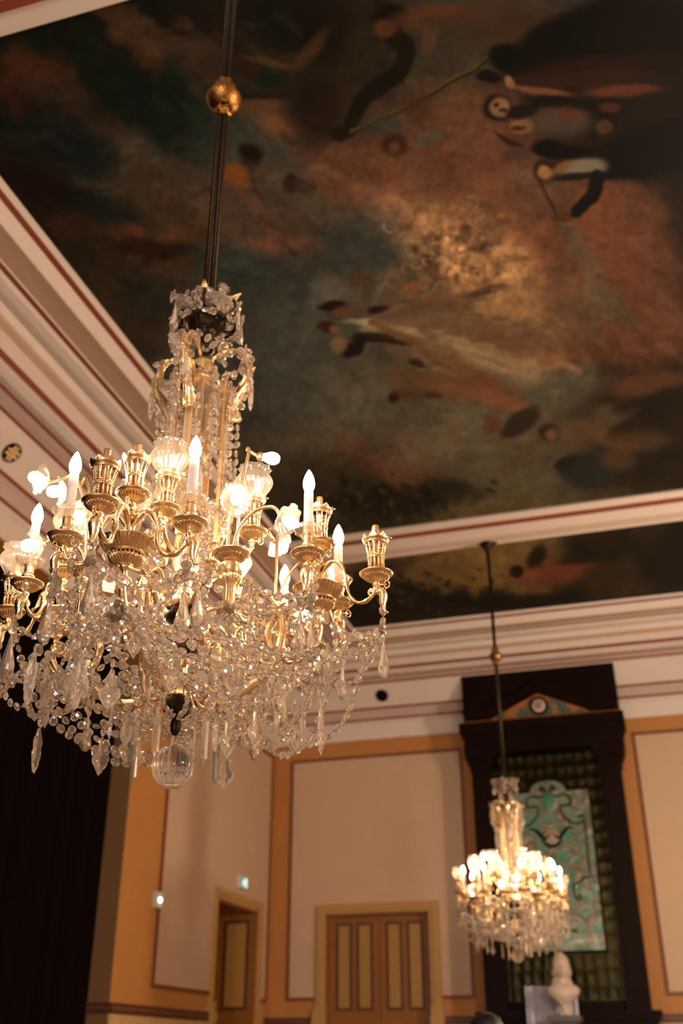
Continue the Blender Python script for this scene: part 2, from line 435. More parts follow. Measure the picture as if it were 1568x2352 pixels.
# sky and clouds: x, y, rx, ry, turn, colour, strength
for q in [(-100, 100, 300, 300, 0, (40, 32, 22), .9), (200, 170, 290, 210, 30, (27, 32, 22), 1), (420, 290, 170, 130, 30, (28, 35, 26), 1), (400, 30, 150, 70, 0, (32, 27, 20), .9),
          (650, 650, 240, 330, 20, (82, 79, 66), 1), (620, 900, 170, 180, 0, (96, 84, 65), .95), (900, 1080, 330, 160, -8, (96, 80, 56), .95), (760, 1130, 200, 70, -8, (60, 49, 32), .8),
          (1180, 420, 330, 260, 20, (112, 70, 46), 1), (1000, 330, 190, 130, 20, (96, 63, 44), .9), (1390, 600, 230, 190, 30, (112, 66, 40), 1), (1450, 820, 150, 110, 20, (104, 62, 38), .9),
          (980, 120, 170, 130, 0, (64, 56, 42), .9), (700, 90, 170, 120, 20, (48, 36, 24), .9), (1570, 480, 110, 170, 0, (46, 29, 18), .95), (1540, 1010, 150, 160, 0, (40, 29, 18), .9), (1500, 200, 210, 190, 0, (28, 20, 13), .9),
          (70, 480, 110, 150, 30, (42, 27, 17), .9), (80, 190, 60, 52, 30, (86, 45, 26), .95), (180, 260, 110, 38, 42, (66, 45, 29), .9), (280, 330, 100, 40, 40, (64, 46, 31), .9), (250, 375, 80, 40, 25, (80, 68, 55), .9),
          (350, 370, 110, 50, 25, (82, 68, 52), .9), (380, 450, 100, 60, 30, (86, 62, 41), .9), (110, 300, 60, 60, 0, (36, 38, 32), .8), (190, 320, 60, 34, 35, (30, 34, 30), .9), (230, 480, 70, 45, 10, (37, 39, 33), .9), (190, 570, 90, 40, 10, (24, 26, 21), .9), (180, 520, 50, 34, 20, (84, 47, 27), .85),
          (330, 610, 120, 60, 10, (78, 56, 36), .8), (290, 720, 90, 70, 20, (70, 50, 32), .8), (360, 690, 70, 36, 10, (46, 47, 40), .8), (420, 600, 60, 40, 0, (84, 60, 40), .8),
          (310, 545, 24, 22, 0, (112, 60, 38), .8), (430, 540, 60, 20, -25, (104, 64, 38), .8), (360, 580, 70, 18, 0, (52, 30, 18), .8),
          (290, 60, 80, 28, 40, (84, 54, 33), .9), (400, 90, 100, 20, 15, (86, 60, 40), .8), (480, 150, 60, 30, 30, (76, 54, 38), .8),
          (610, 500, 130, 50, 25, (100, 72, 52), .9), (560, 455, 90, 40, 20, (92, 70, 54), .9), (640, 555, 60, 20, 12, (140, 82, 56), .9), (695, 542, 22, 14, 0, (136, 76, 46), .8), (600, 610, 90, 40, 10, (58, 60, 52), .9), (790, 640, 120, 60, 20, (62, 61, 52), .9),
          (1050, 560, 170, 95, 22, (172, 126, 80), 1), (1120, 640, 120, 60, 25, (158, 112, 70), .9), (960, 470, 150, 60, 30, (134, 92, 62), .9), (880, 520, 80, 26, 38, (92, 62, 42), .8), (1180, 700, 110, 60, 30, (134, 90, 56), .8), (1000, 740, 160, 60, 20, (124, 96, 66), .8),
          (1270, 440, 56, 34, 20, (92, 82, 62), .7), (1370, 660, 40, 80, -15, (98, 80, 56), .65), (1290, 880, 80, 42, 0, (90, 82, 62), .75), (1120, 900, 90, 36, 0, (100, 84, 58), .7), (1100, 800, 110, 30, 15, (150, 114, 76), .8), (1220, 830, 60, 16, -10, (172, 122, 78), .8), (1430, 470, 60, 60, 20, (120, 72, 44), .7),
          (870, 1040, 85, 46, 20, (122, 68, 41), .9), (1040, 1010, 26, 22, 0, (112, 66, 40), .8), (960, 1000, 150, 60, 0, (102, 88, 66), .7), (900, 1160, 110, 36, -6, (40, 34, 22), .85), (800, 1190, 90, 26, -8, (44, 37, 24), .8), (1020, 1140, 50, 20, 0, (48, 40, 27), .7),
          (740, 920, 110, 50, 20, (100, 90, 71), .7), (560, 780, 90, 150, 0, (76, 72, 60), .8),
          # the second field, beyond the rib
          (1050, 1350, 420, 120, -8, (108, 80, 42), 1), (860, 1370, 100, 60, 0, (34, 25, 13), 1), (960, 1330, 60, 26, 0, (58, 42, 22), .8), (1100, 1300, 150, 40, -8, (132, 98, 50), .9), (800, 1420, 90, 40, 0, (28, 21, 12), .95), (1040, 1400, 130, 26, -8, (38, 27, 13), .9),
          (1470, 1290, 150, 80, -8, (52, 42, 24), .95), (1500, 1220, 90, 40, 0, (70, 52, 33), .8), (1560, 1260, 60, 60, 0, (34, 28, 17), .9), (1330, 1375, 170, 26, -8, (32, 26, 14), .9), (1420, 1340, 60, 26, 0, (78, 50, 28), .7), (1380, 1250, 80, 26, -10, (40, 32, 19), .8)]:
    blob(*q)
for q in [(830, 420, 130, 44, 27, (112, 70, 48), .85), (1000, 420, 150, 80, 25, (116, 72, 47), .8), (1200, 520, 140, 90, 20, (118, 73, 46), .8), (1080, 300, 120, 60, 20, (110, 68, 44), .7), (1430, 560, 110, 70, 30, (116, 68, 41), .8), (1480, 720, 60, 90, -10, (108, 62, 37), .8),
          (900, 480, 80, 24, 33, (140, 96, 66), .7), (960, 520, 60, 18, 40, (148, 104, 72), .7), (1010, 610, 70, 30, 50, (150, 108, 70), .7), (930, 600, 70, 30, 40, (76, 66, 52), .8), (840, 560, 90, 60, 20, (72, 71, 61), .9), (640, 760, 90, 120, 0, (82, 79, 67), .9), (1060, 720, 120, 60, 18, (122, 90, 60), .7), (1180, 780, 80, 40, 20, (122, 78, 48), .7), (1250, 720, 90, 60, 0, (106, 76, 50), .6), (560, 620, 60, 60, 0, (70, 69, 58), .8), (1065, 565, 140, 66, 28, (170, 124, 80), .62), (1130, 650, 90, 46, 25, (160, 114, 72), .8)]: blob(*q)
stroke([(1060, 800), (1130, 838), (1215, 852), (1285, 832), (1330, 850)], 16, (150, 104, 70), .7, .8); stroke([(560, 430), (650, 560), (700, 545)], (30, 12), (120, 78, 54), .5, .9)
stroke([(740, 380), (850, 440), (960, 540), (1010, 640), (1100, 660)], (24, 30), (136, 92, 62), .55, .9); stroke([(1300, 520), (1350, 600), (1380, 680), (1440, 730)], 44, (96, 84, 62), .5, .9)
CAN *= (1 + .34 * (fbm(CHT, CWD, 40, 4, 9) - .5) + .22 * (fbm(CHT, CWD, 7, 2, 10) - .5))[..., None]
sw = fbm(CHT, CWD, 12, 3, 21)                              # bright curling cloud at the middle
mk = np.exp(-(((GX - 1060) * .94 + (GY - 580) * .34) / 130) ** 2 - ((-(GX - 1060) * .34 + (GY - 580) * .94) / 75) ** 2)
CAN *= (1 + mk * (sw - .48) * 2.2)[..., None]

def B(*a, **k): blob(*a, cloud=False, **k)
# horn, staff and reclining figure
stroke([(905, 85), (932, 110), (915, 160), (860, 200), (822, 245), (800, 296)], (46, 34), (29, 24, 14), .95, .3)
stroke([(790, 306), (960, 228), (1130, 128), (1320, 20)], (13, 8), (46, 38, 18), .9, .3); stroke([(800, 300), (960, 224), (1120, 130)], (7, 4), (112, 80, 26), .8, .4)
B(778, 305, 22, 20, 0, (40, 30, 14), .9, .3)
for q in [(895, 38, 42, 34, 10, (28, 18, 12), .95, .4), (882, 62, 26, 20, 20, (98, 56, 31), .9, .4), (960, 40, 70, 26, -8, (92, 58, 34), .8, .5), (985, 70, 16, 60, 5, (98, 62, 38), .7, .5), (1080, 30, 120, 24, -8, (78, 50, 31), .8, .5), (1010, 20, 70, 12, -8, (96, 54, 32), .8, .5), (1180, 70, 120, 40, -10, (72, 46, 26), .8, .6),
          (640, 45, 90, 60, 20, (26, 26, 19), .85, .5), (735, 60, 70, 80, 10, (30, 22, 15), .8, .5), (715, 110, 60, 16, -50, (92, 60, 36), .7, .5), (610, 172, 36, 26, 10, (30, 40, 26), .95, .4), (568, 155, 28, 24, 0, (62, 36, 22), .85, .4), (620, 140, 60, 10, 15, (100, 66, 40), .7, .5), (590, 240, 70, 24, -8, (104, 70, 42), .85, .5), (650, 285, 62, 28, 8, (124, 80, 48), .9, .4),
          (600, 217, 70, 9, -2, (40, 34, 22), .85, .4), (725, 240, 60, 80, 10, (42, 27, 19), .85, .6), (578, 358, 24, 24, 0, (66, 38, 23), .95, .4), (575, 345, 30, 16, 20, (30, 20, 14), .8, .4), (540, 398, 34, 24, 20, (142, 82, 28), .95, .4), (610, 390, 40, 9, -25, (96, 62, 36), .7, .5), (668, 420, 20, 22, 0, (58, 36, 24), .9, .4), (700, 425, 26, 18, 0, (96, 64, 42), .7, .5), (735, 450, 26, 12, 0, (96, 84, 46), .6, .5),
          (905, 330, 28, 24, 0, (62, 36, 22), .95, .4), (905, 336, 14, 14, 0, (120, 78, 46), .7, .5), (985, 310, 34, 20, -10, (84, 78, 62), .8, .5), (960, 250, 30, 40, 20, (80, 50, 34), .7, .5), (880, 285, 60, 22, 0, (64, 62, 56), .7, .6)]: B(*q)
# standing party in dark coats, right of the field
for q in [(1175, 135, 52, 34, 20, (14, 11, 8), 1, .25), (1270, 110, 90, 66, -28, (15, 12, 8), 1, .25), (1370, 60, 120, 60, -22, (14, 11, 8), 1, .3), (1480, 90, 130, 90, 0, (17, 13, 9), .95, .4), (1350, 155, 190, 26, -6, (44, 22, 14), .95, .4), (1330, 180, 180, 20, -3, (58, 31, 18), .9, .4), (1430, 205, 90, 14, -3, (112, 58, 32), .85, .4),
          (1170, 186, 10, 18, -20, (150, 110, 72), .9, .3), (1235, 205, 80, 8, 8, (132, 80, 48), .8, .4), (1120, 172, 30, 14, 10, (24, 16, 11), .95, .3), (1142, 246, 33, 30, 0, (30, 20, 13), 1, .25), (1146, 244, 24, 22, 0, (140, 102, 66), .95, .3), (1138, 238, 6, 5, 0, (44, 28, 18), .9, .3), (1152, 250, 10, 4, 0, (52, 30, 20), .9, .4),
          (1198, 284, 26, 20, 0, (132, 90, 56), .95, .3), (1190, 290, 16, 6, 0, (50, 30, 18), .8, .4), (1200, 250, 40, 16, -12, (28, 20, 13), .9, .3), (1300, 236, 90, 14, 8, (22, 15, 10), .95, .3), (1360, 258, 56, 20, 20, (20, 14, 10), .95, .3), (1290, 276, 70, 34, 0, (84, 68, 52), .85, .5), (1312, 258, 34, 16, 10, (100, 52, 34), .8, .4), (1388, 290, 20, 18, 0, (86, 56, 34), .95, .3), (1398, 245, 24, 12, 0, (92, 46, 28), .8, .4),
          (1262, 338, 42, 20, 6, (15, 12, 9), 1, .25), (1325, 350, 60, 18, 4, (17, 13, 9), 1, .3), (1480, 350, 110, 56, -14, (14, 12, 9), 1, .25), (1560, 330, 90, 60, -14, (15, 12, 9), 1, .3), (1410, 385, 60, 24, -8, (14, 12, 9), 1, .3), (1345, 384, 50, 24, -8, (136, 116, 94), .95, .3), (1250, 388, 28, 26, 0, (44, 28, 17), 1, .3), (1252, 392, 20, 17, 0, (156, 106, 62), .95, .35), (1290, 380, 24, 10, -25, (146, 96, 52), .7, .4),
          (1330, 402, 60, 8, -3, (28, 20, 13), .9, .4), (1292, 494, 26, 12, -8, (84, 50, 28), .95, .3), (1170, 320, 36, 7, 25, (52, 32, 20), .9, .3), (1186, 352, 34, 10, 0, (74, 62, 46), .8, .4)]: B(*q)
stroke([(1370, 405), (1362, 445), (1325, 480)], (34, 30), (14, 12, 9), 1, .25); stroke([(1240, 410), (1258, 450), (1278, 490)], 5, (54, 34, 20), .9, .4)
# couple with the veil, followers
for q in [(765, 668, 44, 36, 20, (118, 104, 82), .8, .5), (716, 735, 26, 90, 14, (100, 90, 72), .55, .6), (760, 870, 60, 26, 32, (112, 96, 74), .5, .6), (735, 790, 60, 60, 0, (84, 78, 64), .5, .8), (830, 680, 60, 34, 10, (96, 82, 64), .8, .5), (762, 700, 32, 11, -6, (38, 24, 16), .95, .3), (790, 715, 30, 12, 0, (118, 72, 42), .85, .4), (752, 748, 24, 14, 5, (64, 36, 22), .95, .3), (770, 752, 14, 10, 5, (140, 88, 52), .8, .4),
          (868, 708, 26, 10, -12, (44, 28, 18), .9, .3), (820, 640, 24, 26, 0, (92, 62, 40), .7, .4), (845, 660, 14, 34, 10, (78, 62, 46), .7, .4), (945, 660, 26, 14, 20, (140, 80, 46), .85, .4), (990, 690, 50, 30, 0, (120, 86, 56), .7, .5), (1110, 665, 50, 10, -15, (66, 44, 28), .7, .4), (850, 750, 26, 18, 0, (120, 112, 98), .8, .4),
          (806, 800, 26, 14, -20, (34, 22, 14), .95, .3), (780, 790, 20, 18, 0, (150, 108, 72), .7, .4), (955, 832, 18, 10, 10, (58, 34, 20), .9, .3), (925, 900, 26, 16, 0, (96, 60, 34), .85, .4), (905, 912, 14, 12, 0, (48, 30, 18), .9, .3), (995, 902, 22, 10, 5, (52, 32, 19), .9, .3), (920, 860, 40, 22, 0, (104, 76, 50), .7, .5), (1060, 880, 130, 34, 6, (122, 76, 46), .8, .5), (1150, 920, 90, 16, 18, (136, 82, 50), .8, .5), (1030, 820, 60, 22, 18, (136, 96, 56), .7, .5)]: B(*q)
stroke([(845, 752), (960, 765), (1060, 790), (1150, 835), (1215, 850)], (34, 66), (150, 122, 88), .62, .7); stroke([(850, 745), (980, 750), (1120, 800)], (16, 24), (170, 144, 108), .45, .8)
stroke([(822, 772), (880, 772), (940, 785)], (26, 14), (48, 31, 19), .95, .3); stroke([(830, 772), (826, 800), (800, 806)], 18, (36, 24, 15), .9, .3)
stroke([(720, 655), (715, 730), (682, 815)], (8, 5), (112, 100, 82), .38, .8); stroke([(682, 850), (740, 890), (795, 930)], (10, 22), (104, 90, 70), .4, .8)
# winged figures, lower right
for q in [(1195, 968, 52, 24, -38, (52, 40, 27), .95, .3), (1130, 975, 22, 20, 0, (104, 60, 40), .85, .4), (1140, 945, 18, 8, 0, (112, 66, 44), .8, .4), (1262, 990, 26, 20, 0, (46, 29, 18), .95, .3), (1264, 996, 14, 13, 0, (128, 86, 50), .85, .4), (1320, 990, 60, 30, 0, (96, 70, 45), .8, .5), (1345, 1078, 66, 40, 8, (46, 43, 35), .95, .25), (1300, 1060, 26, 16, -20, (40, 34, 26), .9, .3), (1410, 955, 60, 26, 0, (88, 68, 46), .85, .4), (1400, 1000, 60, 26, 20, (98, 72, 44), .8, .5), (1435, 940, 34, 14, 0, (70, 46, 28), .9, .3),
          (1500, 905, 90, 18, -20, (44, 32, 21), .95, .3), (1470, 970, 80, 26, -25, (42, 31, 20), .9, .3), (1490, 880, 90, 26, -10, (100, 60, 36), .8, .4), (1530, 930, 60, 40, -20, (36, 27, 18), .9, .3), (1470, 1010, 70, 24, 0, (88, 60, 38), .7, .5), (1210, 1055, 70, 8, -20, (96, 70, 38), .7, .5), (1180, 1010, 60, 7, -10, (110, 80, 50), .6, .5), (1420, 1050, 40, 26, 0, (84, 60, 38), .8, .5)]: B(*q)
# foliage specks over the lower edges
for k in range(260):
    x, y = (random.gauss(880, 90), random.gauss(1150, 24)) if k % 2 else (random.gauss(900, 90), random.gauss(1360, 26))
    B(x, y, random.uniform(4, 12), random.uniform(3, 8), random.uniform(0, 90), (34, 27, 16) if random.random() < .8 else (92, 78, 52), .6, .5)
# second field: branch, falling figure in red
stroke([(930, 1345), (1010, 1372), (1110, 1385), (1240, 1392)], (16, 8), (34, 24, 13), .95, .4); stroke([(960, 1350), (900, 1330), (850, 1290)], (8, 4), (36, 26, 14), .8, .4)
for q in [(1285, 1310, 92, 28, -6, (116, 62, 38), .9, .4), (1205, 1318, 34, 16, 0, (128, 70, 40), .9, .4), (1185, 1310, 16, 14, 0, (48, 30, 18), .95, .3), (1230, 1278, 18, 30, 30, (40, 28, 18), .9, .4), (1340, 1280, 60, 10, -10, (44, 30, 19), .9, .4), (1240, 1345, 30, 10, 20, (120, 76, 42), .8, .4), (1390, 1318, 60, 26, -8, (62, 44, 26), .8, .5)]: B(*q)
for q in [(850, 735, 60, 7, 2, (214, 188, 150), .5, .5), (940, 752, 90, 6, 5, (206, 178, 138), .55, .5), (1040, 790, 90, 6, 16, (190, 158, 116), .5, .5), (960, 775, 70, 5, 6, (120, 94, 66), .6, .5), (1060, 772, 80, 5, 12, (128, 100, 70), .5, .5), (1120, 822, 60, 5, 22, (120, 90, 60), .5, .5)]: B(*q)
fan = [((1010, 655), 26, (122, 88, 58)), ((1080, 690), 30, (106, 76, 50)), ((1150, 740), 34, (124, 88, 56)), ((1190, 790), 26, (108, 74, 47)), ((1205, 835), 20, (150, 112, 76)), ((1120, 880), 30, (122, 76, 44)), ((1030, 850), 26, (120, 86, 52))]
for (ex, ey), wd, c_ in fan: stroke([(850, 738), ((850 + ex) / 2, (738 + ey) / 2 - 12), (ex, ey)], (10, wd), c_, .55, .8)
for k in range(40):                                         # folds and brush marks running with the cloth and clouds
    x, y = random.uniform(860, 1180), random.uniform(660, 850); a = math.atan2(y - 735, x - 800) + random.gauss(0, .12); l_ = random.uniform(20, 60)
    stroke([(x, y), (x + l_ * .5 * math.cos(a), y + l_ * .5 * math.sin(a) - 2), (x + l_ * math.cos(a), y + l_ * math.sin(a))], random.uniform(3, 7), random.choice([(150, 116, 80), (84, 60, 40), (132, 98, 66)]), .4, .8)
for k in range(90):
    x, y = random.gauss(1060, 62), random.gauss(570, 46); a = random.uniform(0, 6.3); r_ = random.uniform(8, 20)
    stroke([(x + r_ * math.cos(a + t) * (1 - t * .12), y + r_ * math.sin(a + t) * (1 - t * .12)) for t in (0, .8, 1.6, 2.4, 3.2)], random.uniform(3, 7), random.choice([(196, 150, 104), (178, 132, 86), (120, 84, 54), (132, 90, 58)]), .5, .7)
for k in range(170):
    x, y = random.uniform(880, 1540), random.uniform(260, 800); a = .4 + random.gauss(0, .35) + (y - 500) * .0008; l_ = random.uniform(30, 90)
    if abs(x - 1060) < 160 and abs(y - 580) < 110 or (x > 1120 and y < 500): continue
    stroke([(x, y), (x + l_ * .5 * math.cos(a), y + l_ * .5 * math.sin(a) + 3), (x + l_ * math.cos(a), y + l_ * math.sin(a))], random.uniform(6, 18), random.choice([(126, 82, 55), (98, 62, 42), (120, 72, 46), (104, 78, 58)]), .28, .9)
for k in range(150):
    x, y = random.uniform(-60, 720), random.uniform(20, 760); a = .6 + random.gauss(0, .4); l_ = random.uniform(24, 70)
    stroke([(x, y), (x + l_ * .5 * math.cos(a), y + l_ * .5 * math.sin(a) + 4), (x + l_ * math.cos(a), y + l_ * math.sin(a))], random.uniform(6, 20), random.choice([(78, 56, 38), (30, 32, 26), (64, 52, 40), (46, 42, 33), (84, 62, 46)]), .26, .9)
CAN = 255 * (np.clip(CAN, 0, 255) / 255) ** 1.2 * 1.04
g_ = CAN.mean(-1, keepdims=True); CAN = g_ + (CAN - g_) * .9
br = fbm(CHT, CWD, 9, 2, 77); CAN *= (1 + .20 * (np.take(br, (np.arange(CWD) * 2 // 5), 1) - .5))[..., None]
CAN = np.clip(CAN * (1 + .12 * (fbm(CHT, CWD, 3, 1, 31) - .5))[..., None], 0, 255)

PIGMENT = np.array([1.0, 1.36, 1.78])                                             # sketch tone to pigment reflectance
def mural(name, x0, x1, y0, y1, w, h, label):
    u, v = np.meshgrid((np.arange(w) + .5) / w, (np.arange(h) + .5) / h)
    P = np.stack([x0 + u * (x1 - x0), y0 + v * (y1 - y0), np.full_like(u, ZC - 1.5)], -1)
    cp, sp, cyw, syw = math.cos(PITCH), math.sin(PITCH), math.cos(YAW), math.sin(YAW)
    F = np.array([syw * cp, cyw * cp, sp]); R = np.array([cyw, -syw, 0]); U = np.cross(R, F)
    z = P @ F; px = np.clip((784 + FPX * (P @ R) / z - OX) / 2, 0, CWD - 1.01); py = np.clip((1176 - FPX * (P @ U) / z - OY) / 2, 0, CHT - 1.01)
    i, j = py.astype(int), px.astype(int); fy, fx = (py - i)[..., None], (px - j)[..., None]
    c = (CAN[i, j] * (1 - fx) + CAN[i, j + 1] * fx) * (1 - fy) + (CAN[i + 1, j] * (1 - fx) + CAN[i + 1, j + 1] * fx) * fy
    c = c / 255; l = np.where(c <= .04045, c / 12.92, ((c + .055) / 1.055) ** 2.4) * PIGMENT
    l = np.clip(l, 0, .9); s = np.where(l <= .0031308, l * 12.92, 1.055 * l ** (1 / 2.4) - .055)
    img = bpy.data.images.new(name, w, h, alpha=False)
    img.pixels.foreach_set(np.concatenate([s, np.ones((h, w, 1))], -1).astype(np.float32).ravel()); img.update(); img.pack()
    m = mat(name + '_paint', (.2, .15, .1), .55, **{'Specular IOR Level': .08}); nt = m.node_tree
    t = nt.nodes.new('ShaderNodeTexImage'); t.image = img; t.extension = 'EXTEND'
    nt.links.new(t.outputs[0], nt.nodes['Principled BSDF'].inputs['Base Color'])
    me = MB().box((x0, y0, ZC - .012), (x1, y1, ZC + .02)).me(name, m)
    uv = me.uv_layers.new(name='uv')
    for lp in me.loops:
        p = me.vertices[lp.vertex_index].co; uv.data[lp.index].uv = ((p.x - x0) / (x1 - x0), (p.y - y0) / (y1 - y0))
    put(ob(name, me), label, 'mural')
mural('ceiling_mural', PX0, PX1, 2.95, 9.10, 900, 1300, 'large dark ceiling mural of clouds with figures and a couple in a veil')
mural('ceiling_mural', PX0, PX1, 9.74, 11.66, 900, 420, 'narrow ceiling mural of foliage and a reddish figure beyond the plaster rib')

# ------------------------------------------------------------------ cornice vents
def vent(loc, nrm, label, bars):
    q = Vector(nrm).to_track_quat('Z', 'Y').to_matrix().to_4x4(); q.translation = Vector(loc)
    t = empty('cornice_vent', (0, 0, 0)); t.matrix_world = q; put(t, label, 'vent', 'vents in the cornice')
    b = MB().lathe([(.085, .0), (.085, .012), (.077, .014), (.075, .006), (0, .006)], 28)
    ob('vent_plate', b.me('vent_plate', M['dark']), t)
    for k in range(4):
        b = MB(); a = .12 if k < 2 else PI / 2 + .12; o = .018 * (1 if k % 2 else -1)
        mm = Matrix.Rotation(a, 4, 'Z') @ Matrix.Translation((0, o, 0))
        b.box((-.068, -.010, .006), (.068, .010, .018), 0, mm); ob('bar', b.me('bar', bars), t)
vent((-4.542 + .002, 5.975, 5.779 - .002), (.742, 0, -.671), 'round dark vent crossed by gilt bars in the left cornice', M['goldsoft'])
vent((-4.578 + .002, 7.331, 5.739 - .002), (.742, 0, -.671), 'round barred vent in the left cornice glimpsed between the chandelier arms', M['goldsoft'])
vent((-3.292, 12.851 - .002, 5.786 - .002), (0, -.742, -.671), 'small round blackened vent in the cornice of the back wall', M['dark'])

# ------------------------------------------------------------------ exit sign and emergency lamp on the left wall
t = empty('exit_sign', (XL, 12.06, 3.37)); put(t, 'small lit green and white exit sign above the left wall door', 'sign')
ob('housing', MB().box((0, -.11, -.07), (.05, .11, .07)).me('housing', mat('sign_housing', (.6, .6, .58), .5)), t)
ob('sign_face', MB().box((.05, -.1, -.06), (.054, .1, .06)).me('sign_face', mat_emit('sign_green', (.16, .34, .22), .22)), t)
b = MB(); b.box((.054, .03, -.05), (.057, .085, .05)); ob('door_pictogram', b.me('door_pictogram', mat_emit('sign_white', (.85, 1, .9), .32)), t)
b = MB()
b.tube([(.056, -.02, .012), (.056, -.035, -.012)], .010, 6); b.tube([(.056, -.035, -.012), (.056, -.012, -.028), (.056, -.02, -.05)], .006, 5); b.tube([(.056, -.035, -.012), (.056, -.06, -.032), (.056, -.075, -.03)], .006, 5)
b.tube([(.056, -.02, .010), (.056, .004, .0), (.056, .012, .012)], .005, 5); b.tube([(.056, -.022, .010), (.056, -.045, .012), (.056, -.055, -.004)], .005, 5)
b.lathe([(0, -.009), (.009, 0), (0, .009)], 8, M=Matrix.Translation((.056, -.012, .034)))
ob('running_figure', b.me('running_figure', bpy.data.materials['sign_white']), t)
t = empty('emergency_lamp', (XL, 9.86, 2.90)); put(t, 'small square emergency lamp with one lit bulb on the left wall moulding', 'lamp')
ob('housing', MB().box((0, -.07, -.075), (.045, .07, .075)).me('housing', mat('lamp_housing', (.55, .52, .48), .5)), t)
ob('lens', MB().lathe([(.020, 0), (.020, .006), (.012, .014), (0, .017)], 16, M=Matrix.Translation((.045, 0, 0)) @ Matrix.Rotation(PI / 2, 4, 'Y')).me('lens', mat_emit('lamp_white', (.9, .97, 1), 5)), t)

# ------------------------------------------------------------------ overmantel of dark wood
XC = -1.235; YO = 12.72
om = empty('fireplace_overmantel', (XC, YB, 0)); put(om, 'tall dark mahogany overmantel with pilasters and painted pediment on the back wall', 'overmantel')
def op(name, me): return ob(name, me, om, (-XC, -YB, 0))
def bxs(name, m, *bs):
    b = MB()
    for lo, hi in bs: b.box(lo, hi)
    return op(name, b.me(name, m))
for s in (-1, 1):
    def sx(a, c): return tuple(sorted((XC + s * a, XC + s * c)))
    a = sx(.645, .895); bxs('pilaster', M['wood'], ((a[0], YO, 1.97), (a[1], YB - .01, 4.78)))
    a2 = sx(.70, .84); bxs('pilaster_panel', M['wood'], ((a2[0], YO - .015, 2.15), (a2[1], YO, 4.6)))
    for k, (e, z0, z1) in enumerate(((.02, 4.66, 4.70), (.04, 4.74, 4.80), (.065, 4.80, 4.87))):
        bxs('capital', M['wood'], ((a[0] - e, YO - e, z0), (a[1] + e, YB - .01, z1)))
bxs('back_board', M['wood'], ((XC - .7, YO + .2, 1.97), (XC + .7, YB - .01, 5.0)))
m = bpy.data.materials.new('embossed_leather'); m.use_nodes = True; nt = m.node_tree; N = nt.nodes; pb = N['Principled BSDF']
pb.inputs['Roughness'].default_value = .16; pb.inputs['Specular IOR Level'].default_value = .4; pb.inputs['Metallic'].default_value = .92
tc = N.new('ShaderNodeTexCoord'); mp = N.new('ShaderNodeMapping'); mp.inputs['Scale'].default_value = (1, .01, .72); nt.links.new(tc.outputs['Object'], mp.inputs[0])
vo = N.new('ShaderNodeTexVoronoi'); vo.inputs['Scale'].default_value = 8.5; vo.inputs['Randomness'].default_value = .22; nt.links.new(mp.outputs[0], vo.inputs['Vector'])
no = N.new('ShaderNodeTexNoise'); no.inputs['Scale'].default_value = 55; no.inputs['Detail'].default_value = 4; nt.links.new(tc.outputs['Object'], no.inputs['Vector'])
ad = N.new('ShaderNodeMath'); ad.operation = 'MULTIPLY_ADD'; ad.inputs[1].default_value = .3; nt.links.new(no.outputs['Fac'], ad.inputs[0]); nt.links.new(vo.outputs['Distance'], ad.inputs[2])
rp = N.new('ShaderNodeValToRGB'); rp.color_ramp.elements[0].color = (.034, .027, .010, 1); rp.color_ramp.elements[1].color = (.009, .011, .005, 1); rp.color_ramp.elements[1].position = .9
nt.links.new(vo.outputs['Distance'], rp.inputs[0]); nt.links.new(rp.outputs[0], pb.inputs['Base Color'])
bp = N.new('ShaderNodeBump'); bp.inputs['Strength'].default_value = 1.0; bp.inputs['Distance'].default_value = .013; nt.links.new(ad.outputs[0], bp.inputs['Height']); nt.links.new(bp.outputs[0], pb.inputs['Normal'])
M['leather'] = m
bxs('leather_panel', M['leather'], ((XC - .645, YO + .16, 2.05), (XC + .645, YO + .2, 4.86)))
bxs('bottom_rail', M['wood'], ((XC - .66, YO + .08, 1.97), (XC + .66, YO + .2, 2.07)))
bxs('architrave', M['wood'], ((XC - .97, YO - .03, 4.87), (XC + .97, YB - .01, 5.0)))
for e, z0, z1 in ((.01, 5.0, 5.06), (.035, 5.06, 5.12), (.06, 5.12, 5.25)):
    bxs('entablature_moulding', M['wood'], ((XC - .95 - e, YO - .03 - e, z0), (XC + .95 + e, YB - .01, z1)))
bxs('gilt_line', M['giltline'], ((XC - .96, YO - .02, 5.25), (XC + .96, YB - .01, 5.285)))
bxs('attic', M['wood'], ((XC - .965, YO + .02, 5.285), (XC + .965, YB - .01, 5.90)))
# pediment plate and raking mouldings
b = MB(); y0, y1 = YO - .005, YO + .03
tri = [(XC - .61, 5.285), (XC + .61, 5.285), (XC, 5.565)]
b.add([(x, y0, z) for x, z in tri] + [(x, y1, z) for x, z in tri], [(0, 1, 2), (5, 4, 3), (0, 3, 4, 1), (1, 4, 5, 2), (2, 5, 3, 0)])
m = bpy.data.materials.new('pediment_paint'); m.use_nodes = True; nt = m.node_tree; N = nt.nodes; pb = N['Principled BSDF']; pb.inputs['Roughness'].default_value = .5
tc = N.new('ShaderNodeTexCoord'); no = N.new('ShaderNodeTexNoise'); no.inputs['Scale'].default_value = 8; no.inputs['Detail'].default_value = 2; nt.links.new(tc.outputs['Object'], no.inputs['Vector'])
rp = N.new('ShaderNodeValToRGB'); e = rp.color_ramp.elements; e[0].position = .40; e[0].color = (.045, .085, .07, 1); e[1].position = .52; e[1].color = (.34, .11, .015, 1)
x = rp.color_ramp.elements.new(.46); x.color = (.10, .10, .05, 1); x = rp.color_ramp.elements.new(.62); x.color = (.26, .13, .03, 1)
nt.links.new(no.outputs['Fac'], rp.inputs[0]); nt.links.new(rp.outputs[0], pb.inputs['Base Color'])
op('pediment_panel', b.me('pediment_panel', m))
